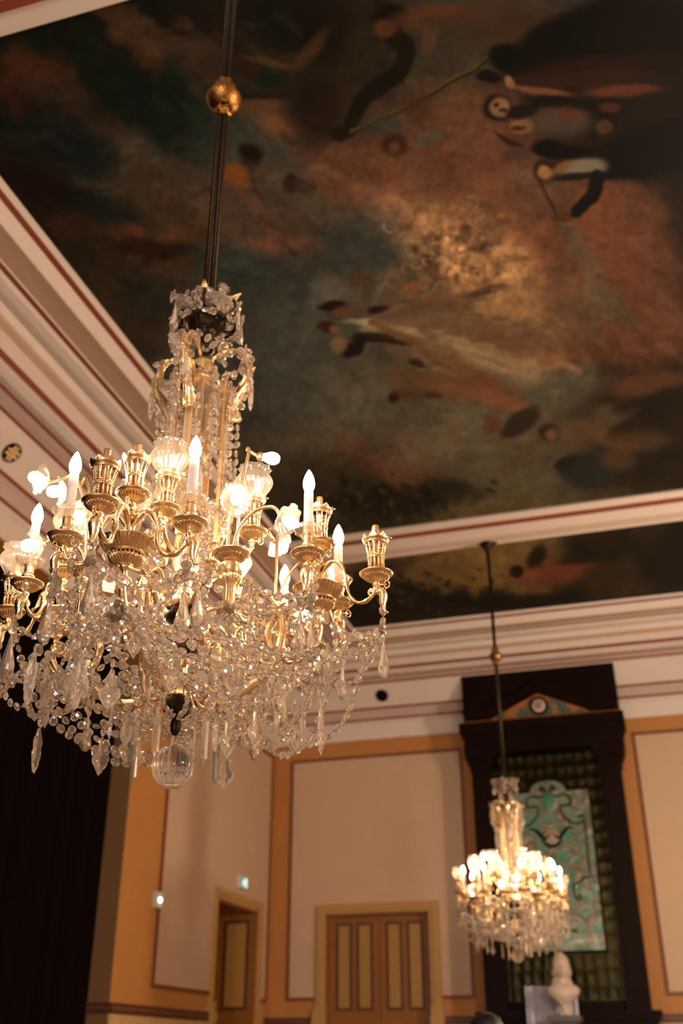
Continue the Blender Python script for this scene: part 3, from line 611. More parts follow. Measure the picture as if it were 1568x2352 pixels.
for s in (-1, 1):
    b = MB()
    b.tube([(XC + s * .61, YO - .008, 5.292), (XC, YO - .008, 5.572)], .009, 4); op('gilt_edge', b.me('gilt_edge', M['giltline']))
    b = MB(); P = [(XC + s * .93, 5.30), (XC + s * .63, 5.30), (XC, 5.60), (XC, 5.72), (XC + s * .66, 5.42), (XC + s * .98, 5.42)]
    b.add([(x, YO - .075, z) for x, z in P] + [(x, YO + .02, z) for x, z in P], [(0,1,2,3,4,5), (11,10,9,8,7,6)] + [(i, i + 6, (i + 1) % 6 + 6, (i + 1) % 6) for i in range(6)])
    op('raking_moulding', b.me('raking_moulding', M['wood']))
# medallion with a rosette of interlaced strokes
b = MB().lathe([(.118, 0), (.118, .012), (.098, .018), (.095, .012), (0, .012)], 32, M=Matrix.Translation((XC, YO - .005, 5.415)) @ Matrix.Rotation(PI / 2, 4, 'X'))
md = op('medallion', b.me('medallion', M['wood']))
b = MB().lathe([(.082, 0), (.082, .012), (.07, .017), (0, .018)], 28, M=Matrix.Translation((XC, YO - .012, 5.415)) @ Matrix.Rotation(PI / 2, 4, 'X'))
ob('medallion_disc', b.me('medallion_disc', mat('medallion_white', (.62, .47, .42), .5)), md)
b = MB()
for k in range(6):
    a = PI / 6 + k * PI / 3; c, s_ = math.cos(a), math.sin(a)
    b.tube(spline([(XC + .012 * c, YO - .033, 5.415 + .012 * s_), (XC + .045 * math.cos(a + .35), YO - .033, 5.415 + .045 * math.sin(a + .35)), (XC + .066 * c, YO - .031, 5.415 + .066 * s_), (XC + .045 * math.cos(a - .35), YO - .033, 5.415 + .045 * math.sin(a - .35)), (XC + .012 * c, YO - .033, 5.415 + .012 * s_)], 3), .0045, 4)
ob('rosette', b.me('rosette', mat('rosette_ink', (.10, .05, .04), .6)), md)
# mantel shelf and the chimney breast below
for e, z0, z1 in ((.07, 1.93, 1.97), (.05, 1.88, 1.93), (.025, 1.83, 1.88)):
    bxs('mantel_shelf', M['wood'], ((XC - .93 - e, YO - .02 - e, z0), (XC + .93 + e, YB - .01, z1)))
bxs('chimney_breast', M['wood'], ((XC - .9, YO - .01, 0), (XC - .55, YB - .01, 1.83)), ((XC + .55, YO - .01, 0), (XC + .9, YB - .01, 1.83)), ((XC - .55, YO - .01, 1.2), (XC + .55, YB - .01, 1.83)))
bxs('hearth_back', M['dark'], ((XC - .55, YB - .1, 0), (XC + .55, YB - .02, 1.2)))

# ------------------------------------------------------------------ teal ornament panel hung on the leather
tp = empty('ornament_panel', (XC, YO + .15, 0)); put(tp, 'teal arched-top panel with dark scrolls hung on the embossed green leather', 'panel')
tl = (0, 0, 0)
def outline(e):
    h = .478 + e; zt = 4.375 + e; P = [(-h, 2.59 - e), (h, 2.59 - e), (h, zt)]
    for k in range(13):
        a = k / 12; x = .225 + e - a * 2 * (.225 + e); P.append((x, zt + (.135) * math.sqrt(max(0, 1 - (x / (.225 + e)) ** 2))))
    return P + [(-h, zt)]
def plate(name, e, y0, y1, m, par):
    P = outline(e); n = len(P); b = MB()
    b.add([(x, y0, z) for x, z in P] + [(x, y1, z) for x, z in P], [tuple(range(n)), tuple(range(2*n-1, n-1, -1))] + [(i, i + n, (i + 1) % n + n, (i + 1) % n) for i in range(n)])
    return ob(name, b.me(name, m), par)
m = bpy.data.materials.new('teal_enamel'); m.use_nodes = True; nt = m.node_tree; N = nt.nodes; pb = N['Principled BSDF']; pb.inputs['Roughness'].default_value = .13
tc = N.new('ShaderNodeTexCoord'); n0 = N.new('ShaderNodeTexNoise'); n0.inputs['Scale'].default_value = 4.2; n0.inputs['Detail'].default_value = 5; n0.inputs['Distortion'].default_value = 1.6; nt.links.new(tc.outputs['Object'], n0.inputs['Vector'])
rp = N.new('ShaderNodeValToRGB'); e = rp.color_ramp.elements; e[0].position = .36; e[0].color = (.05, .21, .155, 1); e[1].position = .66; e[1].color = (.24, .20, .16, 1)
x = e.new(.50); x.color = (.15, .20, .155, 1); x = e.new(.56); x.color = (.07, .085, .06, 1); x = e.new(.60); x.color = (.20, .19, .15, 1)
nt.links.new(n0.outputs['Fac'], rp.inputs[0]); nt.links.new(rp.outputs[0], pb.inputs['Base Color'])
bp = N.new('ShaderNodeBump'); bp.inputs['Strength'].default_value = .6; bp.inputs['Distance'].default_value = .03; nt.links.new(n0.outputs['Fac'], bp.inputs['Height']); nt.links.new(bp.outputs[0], pb.inputs['Normal'])
M['teal'] = m
plate('panel_frame', .022, -.022, .01, M['dark'], tp)
plate('panel_field', 0, -.034, -.02, m, tp)
ink = mat('scroll_ink', (.010, .006, .007), .45); ivory = mat('scroll_ivory', (.26, .215, .17), .4); rust = mat('ornament_rust', (.34, .12, .03), .5)
def q(cx, cz):
    x, y = cx / 4.9 + 1180, cz / 4.9 + 1760
    return ((x - (1257 + (y - 1793) * .105)) / 198, -.036, 4.511 - (y - 1793) / 206)
def mir(P, s): return [(p[0] * s, p[1], p[2]) for p in P]
curves = [[(458, 250), (440, 265), (450, 285), (475, 270), (462, 238), (430, 245), (415, 290), (440, 335), (505, 362), (580, 345), (640, 375), (668, 440), (640, 468), (560, 472)],
          [(535, 470), (545, 505), (555, 565), (620, 640), (700, 692), (780, 682), (818, 635), (795, 595), (762, 610), (775, 640)],
          [(820, 680), (840, 860), (862, 1100), (885, 1300), (815, 1312), (765, 1362), (690, 1402)], [(700, 1410), (715, 1500), (750, 1555), (790, 1535), (770, 1505), (745, 1520)],
          [(430, 1890), (590, 1890), (740, 1890)]]
for s in (1, -1):
    for cv in curves:
        P = spline(mir([q(*c) for c in cv], s), 4)
        ob('scroll', MB().tube(P, .014, 5).me('scroll', ink), tp)
    P = spline(mir([q(*c) for c in [(860, 690), (880, 860), (905, 1100), (925, 1300)]], s), 4); ob('scroll_line', MB().tube(P, .008, 5).me('scroll_line', ivory), tp)
    P = spline(mir([q(*c) for c in [(700, 745), (640, 735), (590, 780), (540, 850), (480, 820), (430, 740)]], s), 4); ob('mask_wing', MB().tube(P, [.004 + .018 * math.sin(PI * i / (len(P) - 1)) for i in range(len(P))], 6, flat=1.3).me('mask_wing', M['dark']), tp)
    P = spline(mir([q(*c) for c in [(440, 735), (470, 790), (500, 720), (520, 705)]], s), 4); ob('horn', MB().tube(P, .010, 5).me('horn', rust), tp)
    P = spline(mir([q(*c) for c in [(650, 1195), (720, 1180), (800, 1165)]], s), 4); ob('ornament_leaf', MB().tube(P, .013, 5).me('ornament_leaf', rust), tp)
def disc(name, cx, cz, rx, rz, m, th=.006):
    b = MB().lathe([(1, 0), (1, th), (.8, th * 1.6), (0, th * 1.8)], 24, M=Matrix.Translation((cx, -.034, cz)) @ Matrix.Diagonal((rx, 1, rz, 1)) @ Matrix.Rotation(PI / 2, 4, 'X'))
    ob(name, b.me(name, m), tp)
disc('medallion_rim', 0, 4.29 - .03, .105, .135, ivory); disc('medallion', 0, 4.29 - .03, .085, .112, mat('medallion_teal', (.035, .17, .12), .35), .009)
disc('lower_medallion_rim', 0, 3.83, .115, .115, M['dark']); disc('lower_medallion', 0, 3.85, .10, .10, ivory, .009)

# ------------------------------------------------------------------ bust, its pedestal, pale drape
def loft(b, rings, seg=28, fn=None):
    vs = []
    for (z, cx, cyy, rx, ry) in rings:
        for k in range(seg):
            a = 2 * PI * k / seg; x, y = cx + rx * math.sin(a), cyy - ry * math.cos(a)
            if fn: x, y = fn(a, z, x, y)
            vs.append((x, y, z))
    n = len(rings)
    fs = [(i*seg+k, i*seg+(k+1)%seg, (i+1)*seg+(k+1)%seg, (i+1)*seg+k) for i in range(n-1) for k in range(seg)]
    fs += [tuple(range(seg))[::-1], tuple((n-1)*seg+k for k in range(seg))]
    return b.add(vs, fs, 0, True)
BX, BY, BZ = -1.215, 12.28, 1.91
t = empty('pedestal', (BX, BY, 0)); put(t, 'dark grey pedestal under the white marble bust by the overmantel', 'pedestal')
pm = mat('pedestal_grey', (.10, .095, .105), .5)
for nm, lo, hi in (('pedestal_base', (-.18, -.18, 0), (.18, .18, .12)), ('pedestal_shaft', (-.13, -.13, .12), (.13, .13, BZ - .06)), ('pedestal_top', (-.17, -.17, BZ - .06), (.17, .17, BZ))):
    ob(nm, MB().box(lo, hi).me(nm, pm), t)
b = MB()
def face(a, z, x, y):                                       # features pushed out of the head's rings (a = 0 faces the room)
    h = z; w = math.exp(-(a if a < PI else a - 2 * PI) ** 2 / .05); A = a if a < PI else 2 * PI - a
    if .38 < h < .62:
        y -= .024 * w * math.exp(-((h - .455) / .022) ** 2)                     # nose
        y += .010 * math.exp(-((A - .42) / .16) ** 2) * math.exp(-((h - .485) / .014) ** 2)    # eyes
        y -= .006 * math.exp(-(A / .35) ** 2) * math.exp(-((h - .418) / .007) ** 2)            # lips
        if A > .95 and h > .40:
            k = 1 + .10 * abs(math.sin(a * 9 + h * 60)); x *= k; y *= k                        # waved hair
    if .30 < h < .50 and A > .85: x *= 1 + .80 * math.exp(-((h - .36) / .07) ** 2); y += .03 * math.exp(-((h - .37) / .06) ** 2)
    if h < .30: y -= .008 * math.sin(a * 7 + h * 50) * (1 if A < 2 else 0)                     # folds
    return x, y
BR = [(0, 0, 0, .085, .085), (.02, 0, 0, .085, .085), (.035, 0, 0, .055, .055), (.07, 0, 0, .045, .045), (.10, 0, 0, .06, .055), (.125, 0, 0, .085, .07), (.16, 0, 0, .125, .09), (.20, 0, .0, .165, .105),
         (.245, 0, 0, .185, .105), (.275, 0, .005, .165, .095), (.30, 0, .008, .115, .08), (.32, 0, .01, .072, .066), (.345, 0, .005, .058, .058), (.37, 0, 0, .062, .066), (.385, 0, -.008, .07, .078), (.40, 0, -.012, .08, .088), (.418, 0, -.012, .086, .094), (.435, 0, -.01, .09, .098), (.455, 0, -.008, .094, .10), (.47, 0, -.006, .096, .101),
         (.485, 0, -.005, .097, .101), (.50, 0, -.003, .098, .102), (.525, 0, 0, .097, .103), (.55, 0, .004, .09, .098), (.57, 0, .006, .076, .084), (.59, 0, .004, .056, .064), (.606, 0, -.004, .038, .046), (.618, 0, -.014, .018, .024), (.622, 0, -.018, .006, .01)]
loft(b, [(z, cx, c_, rx * (.86 if z > .36 else 1), ry * (.92 if z > .36 else 1)) for z, cx, c_, rx, ry in BR], 44, face)
o = ob('marble_bust', b.me('marble_bust', M['marble']), None, (BX, BY, BZ), .25)
put(o, 'white marble bust of a head and shoulders on a grey pedestal', 'bust')
t = empty('drape_screen', (-1.375, 12.55, 0)); put(t, 'pale blue white pleated drape standing behind the marble bust', 'drape')
b = MB(); n = 64; vs = []
for k in range(n + 1):
    x = -.28 + .56 * k / n; y = .018 * math.sin(k * .8) + .008 * math.sin(k * 2.1)
    for z in (.02, 1.2, 2.215 + .006 * math.sin(k * .8)): vs.append((x, y, z))
b.add(vs, [(3*k + j, 3*k + 3 + j, 3*k + 4 + j, 3*k + 1 + j) for k in range(n) for j in (0, 1)], 0, True)
ob('drape_cloth', b.me('drape_cloth', mat('drape_blue_white', (.50, .53, .66), .8)), t)
b = MB(); b.tube([(-.3, .03, 2.2), (.3, .03, 2.2)], .012, 8); b.tube([(-.28, .03, 0), (-.28, .03, 2.2)], .012, 8); b.tube([(.28, .03, 0), (.28, .03, 2.2)], .012, 8)
ob('drape_stand', b.me('drape_stand', M['bronze']), t)
b = MB().lathe([(.075, 0), (.07, .016), (.04, .03), (0, .034)], 20, mod=lambda i, a: 1 + .1 * math.cos(7 * a), M=Matrix.Translation((.07, -.025, 1.88)) @ Matrix.Rotation(PI / 2, 4, 'X'))
ob('rosette', b.me('rosette', mat('rosette_pink', (.62, .36, .28), .7)), t)

# ------------------------------------------------------------------ person standing below, only the crown of the head in view
t = empty('person', (-1.005, 6.0, .012), PI + .25); put(t, 'person with tousled black hair in dark clothes standing below the far chandelier', 'person')
V = [(0, 0, .98), (0, 0, 1.15), (0, .01, 1.32), (0, .01, 1.42), (0, 0, 1.50), (0, -.01, 1.60), (-.17, .01, 1.39), (-.23, .01, 1.14), (-.22, -.05, .90), (.17, .01, 1.39), (.23, .01, 1.14), (.22, -.05, .90), (-.10, 0, .90), (-.11, -.01, .50), (-.11, .02, .08), (-.11, -.12, .04), (.10, 0, .90), (.11, -.01, .50), (.11, .02, .08), (.11, -.12, .04), (-.215, -.075, .80), (.215, -.075, .80)]
ED = [(0,1),(1,2),(2,3),(3,4),(4,5),(3,6),(6,7),(7,8),(3,9),(9,10),(10,11),(0,12),(12,13),(13,14),(14,15),(0,16),(16,17),(17,18),(18,19),(8,20),(11,21)]
RD = [.15, .13, .15, .10, .055, .085, .065, .047, .033, .065, .047, .033, .095, .062, .045, .035, .095, .062, .045, .035, .028, .028]
me = bpy.data.meshes.new('body'); me.from_pydata(V, ED, []); o = ob('body', me, t)
me.materials.append(mat('dark_suit', (.012, .011, .012), .8))
md = o.modifiers.new('skin', 'SKIN'); md.use_smooth_shade = True
for i, sv in enumerate(me.skin_vertices[0].data): sv.radius = (RD[i], RD[i] * (.8 if i < 4 else 1)); sv.use_root = (i == 0)
o.modifiers.new('sub', 'SUBSURF').levels = 1
b = MB()
def headf(a, z, x, y):
    w = math.exp(-(a if a < PI else a - 2 * PI) ** 2 / .05)
    return x, y - .02 * w * math.exp(-((z - 1.565) / .02) ** 2)
loft(b, [(1.48, 0, 0, .03, .04), (1.495, 0, -.02, .055, .07), (1.53, 0, -.012, .068, .085), (1.57, 0, -.006, .074, .092), (1.61, 0, 0, .076, .094), (1.65, 0, .004, .066, .084), (1.675, 0, .006, .04, .055), (1.683, 0, .006, .012, .018)], 28, headf)
ob('head', b.me('head', mat('skin_tone', (.45, .25, .17), .55)), t)
b = MB()
def hairf(a, z, x, y):
    k = 1 + .07 * math.sin(a * 7 + z * 90) + .05 * math.sin(a * 13 - z * 150); return x * k, y * k
loft(b, [(1.53, 0, .04, .07, .065), (1.57, 0, .028, .086, .084), (1.615, 0, .014, .090, .096), (1.65, 0, .008, .086, .098), (1.68, 0, .006, .068, .078), (1.700, 0, .006, .042, .05), (1.710, 0, .006, .012, .018)], 40, hairf)
ob('hair', b.me('hair', mat('hair_black', (.006, .005, .005), .55)), t)

# ------------------------------------------------------------------ chandeliers: shared meshes
# local frame: origin on the axis at the lowest point, azimuth 0 = -y, heights as offsets from the lowest point
def L(z): return z - 2.11
def pol(r, az, z):
    a = math.radians(az); return Vector((r * math.sin(a), -r * math.cos(a), z))
flut = lambda n, d: (lambda i, a: 1 + d * math.cos(n * a))

def gallery_mesh():
    """openwork cup: ribs, rings, toothed rim, knobs"""
    b = MB(); prof = [(.0205, .004), (.0205, .045), (.022, .062), (.026, .08), (.0305, .094)]
    for k in range(12):
        a = 2 * PI * k / 12
        b.tube([(r * math.cos(a), r * math.sin(a), z) for r, z in prof], .0026, 4)
    for r, z, w in ((.021, .004, .003), (.0215, .047, .0028), (.0215, .058, .0022), (.030, .0925, .0032)):
        b.tube([(r * math.cos(2*PI*k/24), r * math.sin(2*PI*k/24), z) for k in range(25)], w, 4)
    for k in range(12):
        a = 2 * PI * (k + .5) / 12; b.lathe([(.003, -.002), (.003, .002)], 6, M=Matrix.Translation((.022 * math.cos(a), .022 * math.sin(a), .0525)) @ Matrix.Rotation(a, 4, 'Z') @ Matrix.Rotation(PI / 2, 4, 'Y'))
    n = 48; vs = []
    for k in range(n):
        a = 2 * PI * k / n; t = abs(math.cos(4 * a)) ** 3
        for r, z in ((.0305, .0935), (.036, .101), (.0375 + .001 * t, .104 + .011 * t), (.0355, .103 + .009 * t), (.031, .0985)): vs.append((r * math.cos(a), r * math.sin(a), z))
    b.add(vs, [(5*k+j, 5*((k+1)%n)+j, 5*((k+1)%n)+j+1, 5*k+j+1) for k in range(n) for j in range(4)])
    for k in range(3):
        a = 2 * PI * k / 3 + .5; b.tube([((.035) * math.cos(a), (.035) * math.sin(a), .104), (.043 * math.cos(a), .043 * math.sin(a), .105)], .0016, 5)
        b.lathe([(0, -.003), (.003, 0), (0, .003)], 6, M=Matrix.Translation((.044 * math.cos(a), .044 * math.sin(a), .105)))
    return b.me('gallery', M['gold'])
def pan_mesh(R=.046):
    f = R / .046
    b = MB(); b.lathe([(.006*f, -.024*f), (.012*f, -.020*f), (.024*f, -.016*f), (.0335*f, -.008*f), (.0345*f, -.0045*f)], 96, mod=flut(24, .085), cap=False)
    b.lathe([(.0345*f, -.0045*f), (.0375*f, -.0055*f), (.040*f, -.002*f), (.0455*f, .001*f), (.046*f, .0035*f), (.0435*f, .004*f), (.030*f, .0*f), (0, -.004*f)], 40, cap=False)
    return b.me('drip_pan', M['gold'])
def cup_mesh():
    """large gilt cup that carries one cluster"""
    b = MB(); b.lathe([(.018, -.062), (.040, -.048), (.044, -.036)], 104, mod=flut(26, .09), cap=True)
    b.lathe([(.044, -.036), (.048, -.033), (.046, -.028)], 40, cap=False)
    b.lathe([(.046, -.028), (.060, -.016), (.069, -.001)], 108, mod=flut(36, .03), cap=False)
    b.lathe([(.069, -.001), (.0715, .002), (.069, .004), (.05, -.006), (0, -.010)], 40, cap=False)
    b.lathe([(.0, -.105), (.006, -.10), (.009, -.09), (.006, -.08), (.012, -.072), (.02, -.062)], 16)
    return b.me('cluster_cup', M['gold'])
ME = {}
ME['gallery'] = gallery_mesh(); ME['pan'] = pan_mesh(); ME['cup'] = cup_mesh(); ME['panwide'] = pan_mesh(.05)
ME['burner'] = MB().lathe([(.0095, .0), (.0095, .145), (.0088, .148), (.0088, .140), (0, .140)], 16).me('burner', M['copper'])
ME['knuckle'] = MB().lathe([(.004, -.05), (.0075, -.047), (.0075, -.043), (.005, -.040), (.0095, -.034), (.011, -.029), (.0085, -.023), (.006, -.018)], 14).tube([(0, 0, -.03), (0, -.028, -.031)], .0035, 6).tube([(0, -.028 - .007 * math.cos(t), -.031 + .011 * math.sin(t)) for t in np.linspace(0, 2 * PI, 11)], .0024, 5).me('key_knuckle', M['gold'])
b = MB(); b.lathe([(.006, .004), (.009, .006), (.006, .010), (.010, .014)], 14, cap=False); b.lathe([(.010, .014), (.0165, .021), (.0165, .026), (.0125, .033)], 60, mod=flut(20, .05), cap=False)
b.lathe([(.0125, .033), (.0125, .052)], 48, mod=flut(16, .04), cap=False); b.lathe([(.0125, .052), (.0155, .054), (.0155, .058), (0, .058)], 20, cap=False)
ME['holder'] = b.me('candle_holder', M['gold'])
b = MB(); b.lathe([(.008, .050), (.022, .053), (.034, .062), (.0405, .076), (.039, .077), (.032, .066), (.02, .058), (.008, .056)], 60, mod=lambda i, a: 1 + (.06 if i in (2, 3, 4, 5) else .02) * math.cos(20 * a), cap=False)
ME['bobeche'] = b.me('glass_bobeche', M['vase'])
ME['candle'] = MB().lathe([(.0125, .060), (.0125, .182), (.0105, .186), (0, .186)], 20).me('candle_tube', M['candle'])
ME['bulb'] = MB().lathe([(.0085, .184), (.0125, .192), (.0155, .203), (.0158, .211), (.014, .222), (.0105, .234), (.0055, .245), (.002, .251), (0, .253)], 18).me('flame_bulb', M['bulb'])
ME['bulbfar'] = ME['bulb'].copy(); ME['bulbfar'].materials[0] = M['bulbfar']
b = MB(); b.lathe([(.026, .096), (.0275, .105), (.0335, .124), (.045, .142), (.053, .158), (.0535, .167), (.047, .180), (.0395, .187)], 108, mod=flut(27, .028), cap=False)
b.lathe([(.0395, .187), (.041, .195), (.0455, .203), (.0485, .206)], 90, mod=lambda i, a: 1 + (.0, .015, .035, .05)[i] * math.cos(10 * a), cap=False)
ME['shade'] = b.me('tulip_shade', M['shade'])
# S-shaped arms (in the frame of the piece they serve)
def s_arm(p0, p1, z0, zp, rad=.0084, leaf=True):
    p0, p1 = Vector(p0), Vector(p1)
    f = [(0, z0), (.06, z0 + .045), (.2, z0 + .078), (.36, z0 + .072), (.46, z0 + .035), (.50, z0 - .01), (.60, z0 - .042), (.76, z0 - .050), (.92, z0 - .034), (1.0, z0 - .004), (1.02, zp - .055), (1.0, zp - .046)]
    P = spline([(*(p0 + (p1 - p0) * t).to_2d(), z) for t, z in f], 5); n = len(P)
    b = MB().tube(P, [rad * (1 + .25 * math.sin(i * .9)) * (1 - .15 * i / n) for i in range(n)], 6, flat=.75)
    d = (p1 - p0).normalized(); e = p1 + d * .012
    if leaf:
        b.tube(spline([(*(e - d * .006).to_2d(), zp - .04), (*(e + d * .006).to_2d(), zp - .06), (*(e + d * .004).to_2d(), zp - .085), (*(e + d * .010).to_2d(), zp - .108), (*(e + d * .018).to_2d(), zp - .112)], 4), [.006, .010, .012, .0125, .012, .0115, .011, .010, .009, .0075, .006, .005, .005, .0045, .004, .0035, .003][:17], 7, flat=1.3)
        b.tube([tuple(Vector((*(p0 + (p1 - p0) * .49).to_2d(), z0 + .02)) + Vector((d.x * .011 * math.cos(t), d.y * .011 * math.cos(t), .011 * math.sin(t))) * (1 - t / 14)) for t in np.linspace(0, 9, 16)], .0038, 5)
        b.tube([tuple(Vector((*(p1 - d * .012).to_2d(), zp - .052)) + Vector((d.x * math.cos(t), d.y * math.cos(t), math.sin(t))) * (.012 * (1 - t / 13))) for t in np.linspace(0, 9, 16)], .0042, 5)
    return b
ZCUP, ZPAN, ZCEN = L(2.625), L(2.652), L(2.762)
cu = pol(.385, 0, 0)
ME['arm_out'] = s_arm(pol(.385, 0, 0), pol(.545, 0, 0), ZCUP, ZPAN).me('scroll_arm', M['gold'])
ME['arm_r'] = s_arm(pol(.385, -22.5, 0), pol(.432, 0, 0), ZCUP, ZPAN).me('scroll_arm', M['gold'])
ME['arm_l'] = s_arm(pol(.385, 22.5, 0), pol(.432, 0, 0), ZCUP, ZPAN).me('scroll_arm', M['gold'])
b = MB().tube([(0, -.385, ZCUP - .01), (0, -.385, ZCEN - .075)], .0105, 14)
b.lathe([(.012, -.075), (.019, -.068), (.022, -.060), (.016, -.062), (.012, -.056), (.009, -.045)], 24, M=Matrix.Translation((0, -.385, ZCEN)), mod=flut(8, .08)); ME['stem'] = b.me('centre_stem', M['gold'])
# heavy arms from the column
def rz(f): return [(0, -r, L(z)) for r, z in f]
b = MB(); P = spline(rz([(.05, 2.39), (.12, 2.345), (.20, 2.36), (.265, 2.43), (.285, 2.52), (.262, 2.60), (.21, 2.635), (.165, 2.61), (.16, 2.57), (.185, 2.552), (.20, 2.575)]), 6)
b.tube(P, [.0145 - .005 * i / len(P) for i in range(len(P))], 8, flat=.8)
for o in (-.006, .006): b.tube([p + Vector((o, 0, 0)) * 1.3 for p in P[4:-14]], .0042, 5)
ME['main_arm'] = b.me('main_arm', M['gold'])
b = MB(); P = spline(rz([(.262, 2.555), (.245, 2.51), (.262, 2.455), (.31, 2.435), (.36, 2.452), (.388, 2.50), (.38, 2.535), (.36, 2.53), (.357, 2.508), (.372, 2.503)]), 6)
b.tube(P, [.013 - .004 * i / len(P) for i in range(len(P))], 8, flat=.85)
Q = spline(rz([(.27, 2.447), (.31, 2.425), (.36, 2.44), (.39, 2.47), (.40, 2.462)]), 5); b.tube(Q, [.004 + .005 * abs(math.sin(i * 1.1)) for i in range(len(Q))], 6)
b.lathe([(.006, 0), (.016, .01), (.020, .022), (.018, .03), (.024, .036), (.02, .04)], 30, M=Matrix.Translation((0, -.262, L(2.545))), mod=flut(10, .07))
b.tube([(0, -.385, L(2.52)), (0, -.385, ZCUP - .1)], .008, 8); b.lathe([(.0, 0), (.012, .012), (.014, .024), (.008, .04)], 16, M=Matrix.Translation((0, -.385, L(2.495))))
ME['under_arm'] = b.me('under_arm', M['gold'])
b = MB(); P = spline(rz([(.04, 2.60), (.10, 2.635), (.18, 2.64), (.24, 2.615), (.285, 2.618)]), 5); b.tube(P, .009, 6)
b.box((-.016, -.245, L(2.60)), (.016, -.21, L(2.635))); b.lathe([(.018, -.062), (.024, -.055), (.026, -.03), (.024, -.024), (.014, -.02)], 24, M=Matrix.Translation((0, -.29, L(2.655))))
b.lathe([(.008, -.16), (.014, -.14), (.014, -.09), (.024, -.075), (.028, -.062)], 36, M=Matrix.Translation((0, -.29, L(2.655))), mod=flut(9, .10)); ME['flower_arm'] = b.me('flower_arm', M['gold'])
# flower shade (opens along +z) and its bulb
n, vs, fs = 72, [], []
for i in range(9):
    s = i / 8
    for k in range(n):
        a = 2 * PI * k / n; lob = .45 + .55 * abs(math.cos(3 * a)) ** .5
        r = .009 + (.020 + .013 * lob) * s ** .75 + .0008 * s * math.cos(24 * a)
        vs.append((r * math.cos(a), r * math.sin(a), -.006 + .030 * s ** 1.4 - .010 * max(0, s - .75) * 4 * lob + .0025 * s * math.sin(9 * a)))
ME['flower'] = MB().add(vs, [(i*n+k, i*n+(k+1)%n, (i+1)*n+(k+1)%n, (i+1)*n+k) for i in range(8) for k in range(n)], 0, True).me('flower_shade', M['petal'])
ME['fbulb'] = MB().lathe([(.009, .0), (.012, .010), (.0165, .020), (.0178, .030), (.016, .040), (.010, .048), (0, .051)], 18).me('flower_bulb', M['bulbsoft'])
ME['fsocket'] = MB().lathe([(.004, -.016), (.011, -.012), (.0125, -.004), (.0125, .002), (.010, .004)], 20, mod=flut(10, .05)).me('lamp_socket', M['gold'])

# crystals
def bead_mesh(n, R, t, q, name, m):
    vs = [(R * math.cos(2*PI*(k+.5)/n), 0, R * math.sin(2*PI*(k+.5)/n)) for k in range(n)]
    for s in (-1, 1): vs += [(q * R * math.cos(2*PI*(k+.5)/n), s * t, q * R * math.sin(2*PI*(k+.5)/n)) for k in range(n)]
    fs = [tuple(n + k for k in range(n)), tuple(3*n - 1 - k for k in range(n))]
    for k in range(n): fs += [(k, (k+1) % n, n + (k+1) % n, n + k), ((k+1) % n, k, 2*n + k, 2*n + (k+1) % n)]
    return vs, fs
BV, BF = bead_mesh(8, 1.0, .40, .52, 'bead', None)
ME['bead'] = MB().add(BV, BF).me('crystal_bead', M['crystal'])
LV, LF = bead_mesh(6, 1.0, .45, .35, 'bead', None)
def faceted(prof, seg, name, m, flat=1.0):
    return MB().lathe(prof, seg, 0, False, M=Matrix.Diagonal((1, flat, 1, 1))).me(name, m)
ME['drop'] = faceted([(.0018, 0), (.0045, -.006), (.0095, -.035), (.0195, -.073), (.0185, -.086), (.009, -.098), (.004, -.100)], 9, 'drop', M['crystaldeep'], .72)
ME['drop_small'] = faceted([(.0015, 0), (.004, -.006), (.0095, -.045), (.0125, -.062), (.007, -.074), (.003, -.076)], 8, 'drop', M['crystaldeep'], .7)
ME['prism'] = faceted([(.0035, 0), (.010, -.012), (.0105, -.108), (.0, -.124)], 6, 'prism', M['crystaldeep'], .8)
ME['prism_thin'] = faceted([(.003, 0), (.0065, -.008), (.0065, -.070), (.0, -.084)], 6, 'prism', M['crystaldeep'], .8)
ME['spear'] = faceted([(.003, 0), (.0062, -.006), (.0062, -.058), (.003, -.064), (.0095, -.073), (.006, -.085), (0, -.102)], 4, 'spear', M['crystaldeep'], .8)
def leafy(out, th, name, scallop):
    """flat pendant cut from an outline of (half width, z), bevelled to a raised middle"""
    P = [(w, z) for w, z in out] + [(-w, z) for w, z in out[::-1] if w > 1e-4]; n = len(P); cz = sum(p[1] for p in P) / n
    rim = []
    for i, (w, z) in enumerate(P):
        k = 1 + scallop * (1 if i % 2 else -1); rim.append((w * k, 0, cz + (z - cz) * k))
    vs = list(rim)
    for s in (-1, 1):
        vs += [(x * .72, s * th * .7, cz + (z - cz) * .78) for x, _, z in rim]
        vs += [(x * .22, s * th, cz + (z - cz) * .34 - .008) for x, _, z in rim]
    fs = []
    for s in (0, 1):
        a = n + 2 * n * s; c = a + n
        for i in range(n):
            j = (i + 1) % n
            for f in ((i, j, a + j, a + i), (a + i, a + j, c + j, c + i)): fs.append(f if s else f[::-1])
        fs.append(tuple(c + i for i in range(n))[::-1 if not s else 1])
    return MB().add(vs, fs).me(name, M['crystaldeep'])
ME['leafdrop'] = leafy([(.003, 0), (.006, -.006), (.008, -.014), (.013, -.020), (.016, -.027), (.013, -.034), (.014, -.042), (.021, -.049), (.026, -.058), (.025, -.067), (.019, -.075), (.013, -.084), (.006, -.092), (.001, -.098)], .008, 'leaf_pendant', .035)
ME['shield'] = leafy([(.004, 0), (.0075, -.008), (.0085, -.02), (.011, -.034), (.017, -.047), (.026, -.057), (.030, -.066), (.027, -.076), (.021, -.083), (.015, -.090), (.010, -.097), (.005, -.103), (.001, -.107)], .007, 'shield_pendant', .02)
